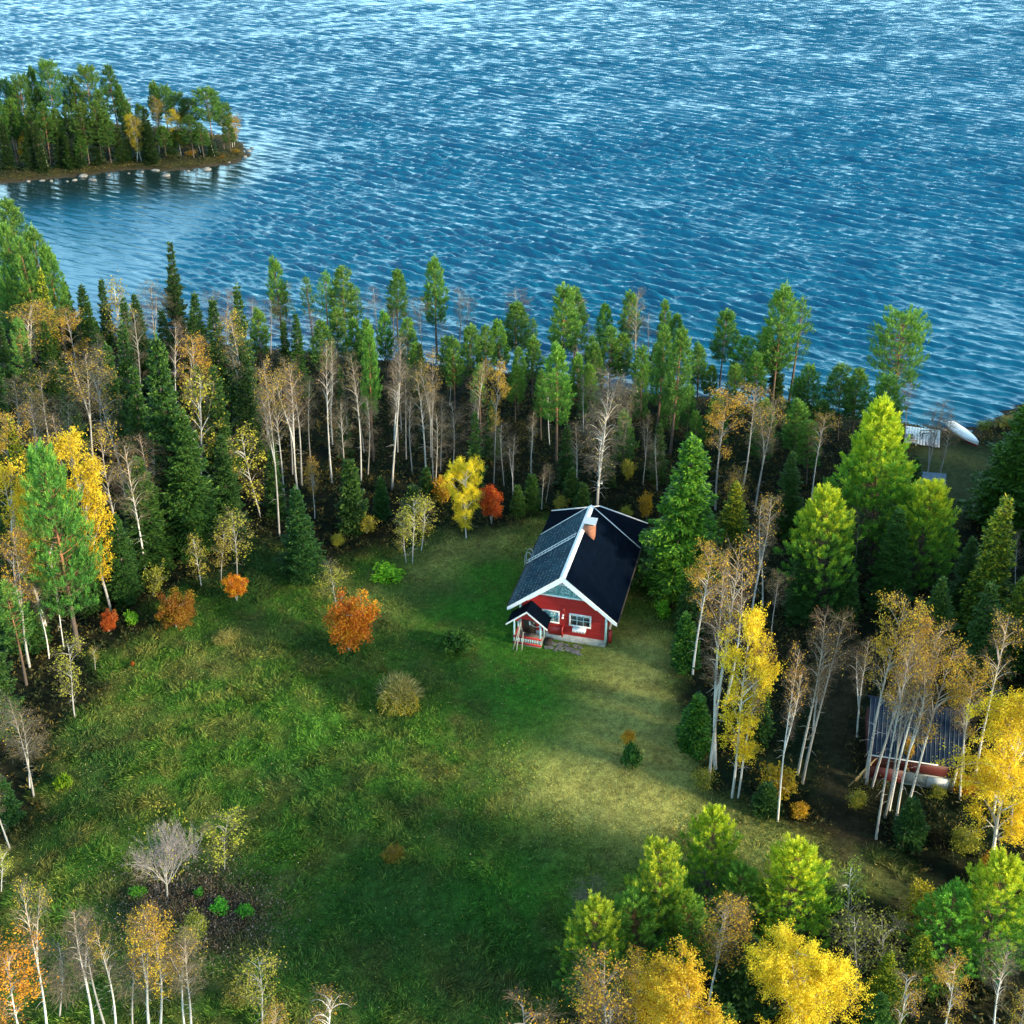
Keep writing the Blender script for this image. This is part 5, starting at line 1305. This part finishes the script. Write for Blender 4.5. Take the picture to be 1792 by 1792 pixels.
# ---- boat on the shore, with a cover and a red bottom
bx_, by_ = (ground(1710, 786, .9), ground(1660, 752, .6))
bow = np.array(bx_); stern = np.array(by_); L = float(np.linalg.norm(bow - stern)); bz = 0.86
boat = empty('boat', (*stern, bz), math.atan2(bow[1] - stern[1], bow[0] - stern[0])); tag(boat, "white boat with red bottom pulled up on the grassy shore", "boat")
hm = Mesh(); cm = Mesh(); N = 18; secs = []
for i in range(N + 1):
    t = i / N; xx = t * L; hb = .82 * (math.sin(min(1, (t * .62 + .38)) * math.pi) ** .55 if t < .999 else .02); hb = max(.02, .66 * (1 - max(0, (t - .35) / .65) ** 2.3) * (1 - .25 * max(0, (.35 - t) / .35) ** 1.6))
    sh = .52 + .20 * t ** 2.5; kz = .02 + .30 * max(0, (t - .75) / .25) ** 2
    secs.append([(xx, -hb, sh), (xx, -hb * .93, sh * .62), (xx, -hb * .62, kz + .10), (xx, 0, kz), (xx, hb * .62, kz + .10), (xx, hb * .93, sh * .62), (xx, hb, sh)])
S = np.array(secs).reshape(-1, 3)
f = [(i * 7 + j, i * 7 + j + 1, (i + 1) * 7 + j + 1, (i + 1) * 7 + j) for i in range(N) for j in range(6)]
hm.add(S, [q for q in f if q[0] % 7 in (0, 5)], 0); hm.add(S, [q for q in f if q[0] % 7 in (1, 2, 3, 4)], 1); hm.add(S, [tuple(range(6, -1, -1))], 0)
part('hull', hm, [M['fibre'], plain("red_bottom_paint", (.38, .02, .03), .45, var=.1)], boat, True)
C = []
for i in range(N + 1):
    xx, hb, sh = secs[i][6]
    C += [(xx, -hb * 1.03, sh - .03), (xx, -hb * .6, sh + .07), (xx, 0, sh + .11), (xx, hb * .6, sh + .07), (xx, hb * 1.03, sh - .03)]
cm.add(C, [(i * 5 + j, (i + 1) * 5 + j, (i + 1) * 5 + j + 1, i * 5 + j + 1) for i in range(N) for j in range(4)], 0)
part('cover', cm, [M['fibre']], boat, True)

# ---- pale landing deck with things on it
dk = np.array([ground(a, b, .8) for a, b in ((1588, 781), (1637, 777), (1640, 757), (1590, 750))])
c0 = dk.mean(0); dyaw = math.atan2(dk[1][1] - dk[0][1], dk[1][0] - dk[0][0])
deck = empty('landing_deck', (*c0, .78), -.33); tag(deck, "pale grey wooden deck by the waterline left of the boat", "deck")
m = Mesh()
for k in range(12): box(m, -1.5 + k * .25, -1.2515 + k * .25, -1.75, 1.75, .12, .17)
part('boards', m, [plain("bleached_boards", (.56, .57, .57), .7, .3, var=.25, scale=4)], deck)
m = Mesh()
for y_ in (-1.5, 0, 1.5): box(m, -1.5, 1.5, y_ - .06, y_ + .06, -.1, .118)
part('joist', m, [M['darkwood']], deck)
cx, cy, cz = c0[0], c0[1], .955
m = Mesh()
for dx in (-.25, 1.0):
    for dy in (-.1, -.6): tube(m, [(cx + dx, cy + dy, cz), (cx + dx, cy + dy, cz + .62)], .025, 6, 0, .5, True)
bar(m, (cx - .3, cy - .1, cz + .62), (cx + 1.05, cy - .1, cz + .62), .05, .04); bar(m, (cx - .3, cy - .6, cz + .62), (cx + 1.05, cy - .6, cz + .62), .05, .04)
single('trestle', m, [M['darkwood']], "dark trestle frame standing on the pale deck", 'trestle')
m = Mesh(); r = np.random.default_rng(4)
for k in range(9): a = r.random() * 3.1; q = np.array([cx - 1.2 + r.normal() * .15, cy - .9 + r.normal() * .5, cz + .06 + .05 * (k % 3)]); dv = np.array([math.cos(a), math.sin(a), 0]) * .4; tube(m, [q - dv, q + dv], .05, 6, 0, .5, True)
single('firewood', m, [M['pole']], "small jumble of firewood at the left end of the pale deck", 'firewood')

# ---- stones along the shores
def rock(x, y, r, seed, label, group, z=None):
    rg = np.random.default_rng(seed); bm = bmesh.new(); bmesh.ops.create_icosphere(bm, subdivisions=2, radius=1)
    o1 = rg.uniform(-1, 1, 3)
    for v in bm.verts:
        n = math.sin(v.co.x * 2.1 + o1[0] * 5) * .16 + math.sin(v.co.y * 2.7 + o1[1] * 5) * .14 + math.sin(v.co.z * 3.1 + o1[2] * 5) * .1
        v.co *= 1 + n; v.co.x *= r * 1.35; v.co.y *= r; v.co.z *= r * .62
    me = bpy.data.meshes.new('rock'); bm.to_mesh(me); bm.free(); me.materials.append(M['rock'])
    o = link('rock', me); o.location = (x, y, (tz(x, y) if z is None else z) + r * .12); o.rotation_euler = (0, 0, rg.random() * 6)
    return tag(o, label, 'rock', group)
RKY = -5
rk = [(146, 313, .95), (162, 320, .75), (131, 320, .5), (73, 321, .6), (118, 322, .4), (50, 322, .4), (272, 303, .8), (291, 313, .8), (225, 308, .4), (362, 302, .9), (400, 290, .5), (436, 270, .8), (428, 280, .6), (440, 264, .5), (90, 321, .45), (190, 312, .4), (248, 306, .45), (330, 304, .4)]
rk.sort()
for q, (a, b, r_) in enumerate(rk):
    x, y = ground(a, b + RKY, .05); rock(x, y, r_ * .62, 100 + q, f"pale shore rock below the lake point, {ORD[q + 1]} from the left", "rocks at the lake point", 0.0)
sk = [(1415, 716, .3), (1480, 729, .3), (1545, 741, .35), (1650, 753, .35), (1690, 756, .4), (960, 664, .3), (1050, 678, .35), (1130, 690, .3), (860, 651, .3), (700, 634, .3)]
sk.sort()
for q, (a, b, r_) in enumerate(sk):
    x, y = ground(a, b, .05); rock(x, y, r_, 140 + q, f"grey stone at the near waterline, {ORD[q + 1]} from the left", "stones at the near waterline", 0.0)

# ============================================================ GRASS, LEAVES AND UNDERGROWTH nobody could count
def scatter(n, x0, x1, y0, y1, rng):
    """points denser towards the camera's picture: only inside the wedge it can plausibly see"""
    x = rng.uniform(x0, x1, n); y = rng.uniform(y0, y1, n)
    k = np.abs(x) < 0.80 * y + 6
    return x[k], y[k]
def colored(name, mesh, mat, col):
    me = mesh.data(name, [mat]); a_ = me.attributes.new("tone", 'FLOAT_COLOR', 'FACE') if False else me.attributes.new("tone", 'FLOAT_COLOR', 'CORNER')
    tot = len(me.polygons); k = len(me.loops) // tot
    c = np.repeat(np.concatenate([col, np.ones((len(col), 1))], 1), k, 0).astype(np.float32)
    a_.data.foreach_set("color", c.ravel())
    return tag(link(name, me), kind='stuff')
def tone_mat(name, transl):
    m, nt, b = new_mat(name); at = node(nt, "ShaderNodeAttribute", attribute_name="tone")
    nt.links.new(at.outputs["Color"], b.inputs["Base Color"]); b.inputs["Roughness"].default_value = .7; b.inputs["Specular IOR Level"].default_value = .2
    tr = node(nt, "ShaderNodeBsdfTranslucent"); nt.links.new(at.outputs["Color"], tr.inputs[0])
    mx = node(nt, "ShaderNodeMixShader"); mx.inputs[0].default_value = transl
    nt.links.new(b.outputs[0], mx.inputs[1]); nt.links.new(tr.outputs[0], mx.inputs[2]); nt.links.new(mx.outputs[0], nt.nodes["Material Output"].inputs[0])
    return m
M['tone'] = tone_mat("meadow_blades", .25)
g = np.random.default_rng(21)
x, y = scatter(120000, -34, 34, 28, 84, g)
om = open_mask(x, y)
lawn = np.clip(blob(930, 1150, 7, x, y, 1.6) + blob(1080, 1180, 6, x, y, 1.3) + blob(830, 1060, 5, x, y) + blob(1130, 1380, 6, x, y), 0, 1)    # mown near the cabin
keep = (om > g.random(len(x)) * .9 + .05)
# nothing grows through the cabin
la = (x - HX) * math.cos(YAW) + (y - HY) * math.sin(YAW); ll = -(x - HX) * math.sin(YAW) + (y - HY) * math.cos(YAW)
keep &= ~((np.abs(la) < 3.0) & (ll > .3) & (ll < 12.7)) & ~((la > -3.15) & (la < -1.1) & (ll > -.8) & (ll < .5)) & (line_d(TRACK, x, y) > .5)
x, y, lawn = x[keep], y[keep], lawn[keep]
z = terr(x, y); base = ground_color(x, y) / (0.62 + 0.76 * fbm(81, x * 3.2, y * 3.2, 3))[:, None]
tall = sstep(.40, .66, fbm(401, x * .8, y * .8, 4))
fx = fbm(411, x * 1.1, y * 1.1, 3) - .5; fy = fbm(421, x * 1.1, y * 1.1, 3) - .5
gm = Mesh(); cols = []
NB = 6
for q in range(NB):
    n = len(x); h = (.08 + .24 * (1 - lawn) * (.35 + tall)) * g.uniform(.6, 1.4, n)
    D = np.stack([fx * 6 * (1 - lawn) + g.normal(0, .55, n), fy * 6 * (1 - lawn) + g.normal(0, .55, n), np.full(n, .8)], 1)
    P = np.stack([x + g.normal(0, .09, n), y + g.normal(0, .09, n), z - .02], 1)
    blades(gm, P, D, h, .026 + .008 * (1 - lawn), g, 0)
    v = g.uniform(.55, 2.1, n)[:, None]; c = base * v
    straw = (g.random(n) < .10 + .22 * tall)[:, None]; c = np.where(straw, c * [1.9, 1.5, 1.4] + [.02, .016, .005], c)
    cols.append(c)
colored('grass', gm, M['tone'], np.clip(np.concatenate(cols), 0, .7))

# fallen yellow and white leaves
x, y = scatter(45000, -32, 30, 30, 80, g)
d = .10 + .75 * sstep(.42, .7, fbm(431, x * .2, y * .2, 3)) * (blob(240, 1180, 13, x, y) + .35) + blob(1100, 1250, 9, x, y) * .6 + blob(960, 1170, 4, x, y) * .5
keep = (g.random(len(x)) < d * .75) & (open_mask(x, y) > .25); x, y = x[keep], y[keep]; n = len(x)
gm = Mesh(); blades(gm, np.stack([x, y, terr(x, y) + g.uniform(.06, .2, n)], 1), np.stack([g.normal(0, 1, n), g.normal(0, 1, n), g.normal(0, .3, n)], 1), g.uniform(.06, .11, n), .06, g, side=np.stack([g.normal(0, 1, n), g.normal(0, 1, n), g.normal(0, .3, n)], 1))
pal = np.array([(.48, .38, .05), (.40, .38, .10), (.55, .50, .28), (.35, .20, .04), (.25, .32, .05)])
colored('fallen_leaves', gm, M['tone'], pal[g.integers(0, 5, n)] * g.uniform(.6, 1.1, (n, 1)))
# brown leaf litter under the leafless tree
x, y = scatter(60000, -26, -6, 30, 50, g)
d = blob(310, 1572, 2.9, x, y, .85) + blob(400, 1612, 2.4, x, y)
keep = g.random(len(x)) < d * .9; x, y = x[keep], y[keep]; n = len(x)
gm = Mesh(); blades(gm, np.stack([x, y, terr(x, y) + g.uniform(.05, .24, n)], 1), g.normal(0, 1, (n, 3)), g.uniform(.07, .13, n), .07, g)
pal = np.array([(.16, .12, .10), (.30, .25, .22), (.09, .07, .05), (.20, .13, .07)])
colored('leaf_litter', gm, M['tone'], pal[g.integers(0, 4, n)] * g.uniform(.6, 1.2, (n, 1)))

# heath, moss and saplings on the forest floor
x, y = scatter(34000, -75, 62, 30, 132, g)
sd = land_sd(x, y); om = open_mask(x, y)
xi, yi = g.uniform(-130, -44, 9000), g.uniform(176, 236, 9000); si = land_sd(xi, yi)
ki = si > .5; x = np.concatenate([x, xi[ki]]); y = np.concatenate([y, yi[ki]]); sd = np.concatenate([sd, si[ki]]); om = np.concatenate([om, np.zeros(ki.sum())])
bd = poly_sd(BEACH, x, y)
keep = (sd > .6) & (om < .45) & (line_d(TRACK, x, y) > 1.0) & (bd < .5)
la = (x - HX) * math.cos(YAW) + (y - HY) * math.sin(YAW); ll = -(x - HX) * math.sin(YAW) + (y - HY) * math.cos(YAW)
keep &= ~((np.abs(la) < 3.9) & (ll > -.5) & (ll < 13.4))
sa = (x - SX) * math.cos(SYAW) + (y - SY) * math.sin(SYAW); sl = -(x - SX) * math.sin(SYAW) + (y - SY) * math.cos(SYAW)
keep &= ~((sa > -.1) & (sa < 5.3) & (sl > 0) & (sl < 4.6))
x, y = x[keep], y[keep]; z = terr(x, y); n = len(x)
hue = fbm(441, x * .25, y * .25, 3)
size = .5 + 1.1 * sstep(.45, .75, fbm(451, x * .4, y * .4, 3))
pal = np.array([(.016, .030, .010), (.032, .044, .014), (.060, .058, .017), (.12, .09, .018), (.026, .055, .022)])  # undergrowth greens and browns, deepened for the shade of the wood
gm = Mesh(); cols = []
for q in range(11):
    P = np.stack([x + g.normal(0, .22, n) * size, y + g.normal(0, .22, n) * size, z + g.uniform(0, .38, n) * size], 1)
    D = np.stack([g.normal(0, .8, n), g.normal(0, .8, n), g.uniform(.1, 1, n)], 1)
    blades(gm, P, D, g.uniform(.16, .34, n), .10, g)
    idx = np.clip((hue * 4.4 + g.normal(0, .8, n)).astype(int), 0, 4); cols.append(pal[idx] * g.uniform(.6, 1.4, (n, 1)))
colored('heath', gm, M['tone'], np.concatenate(cols))
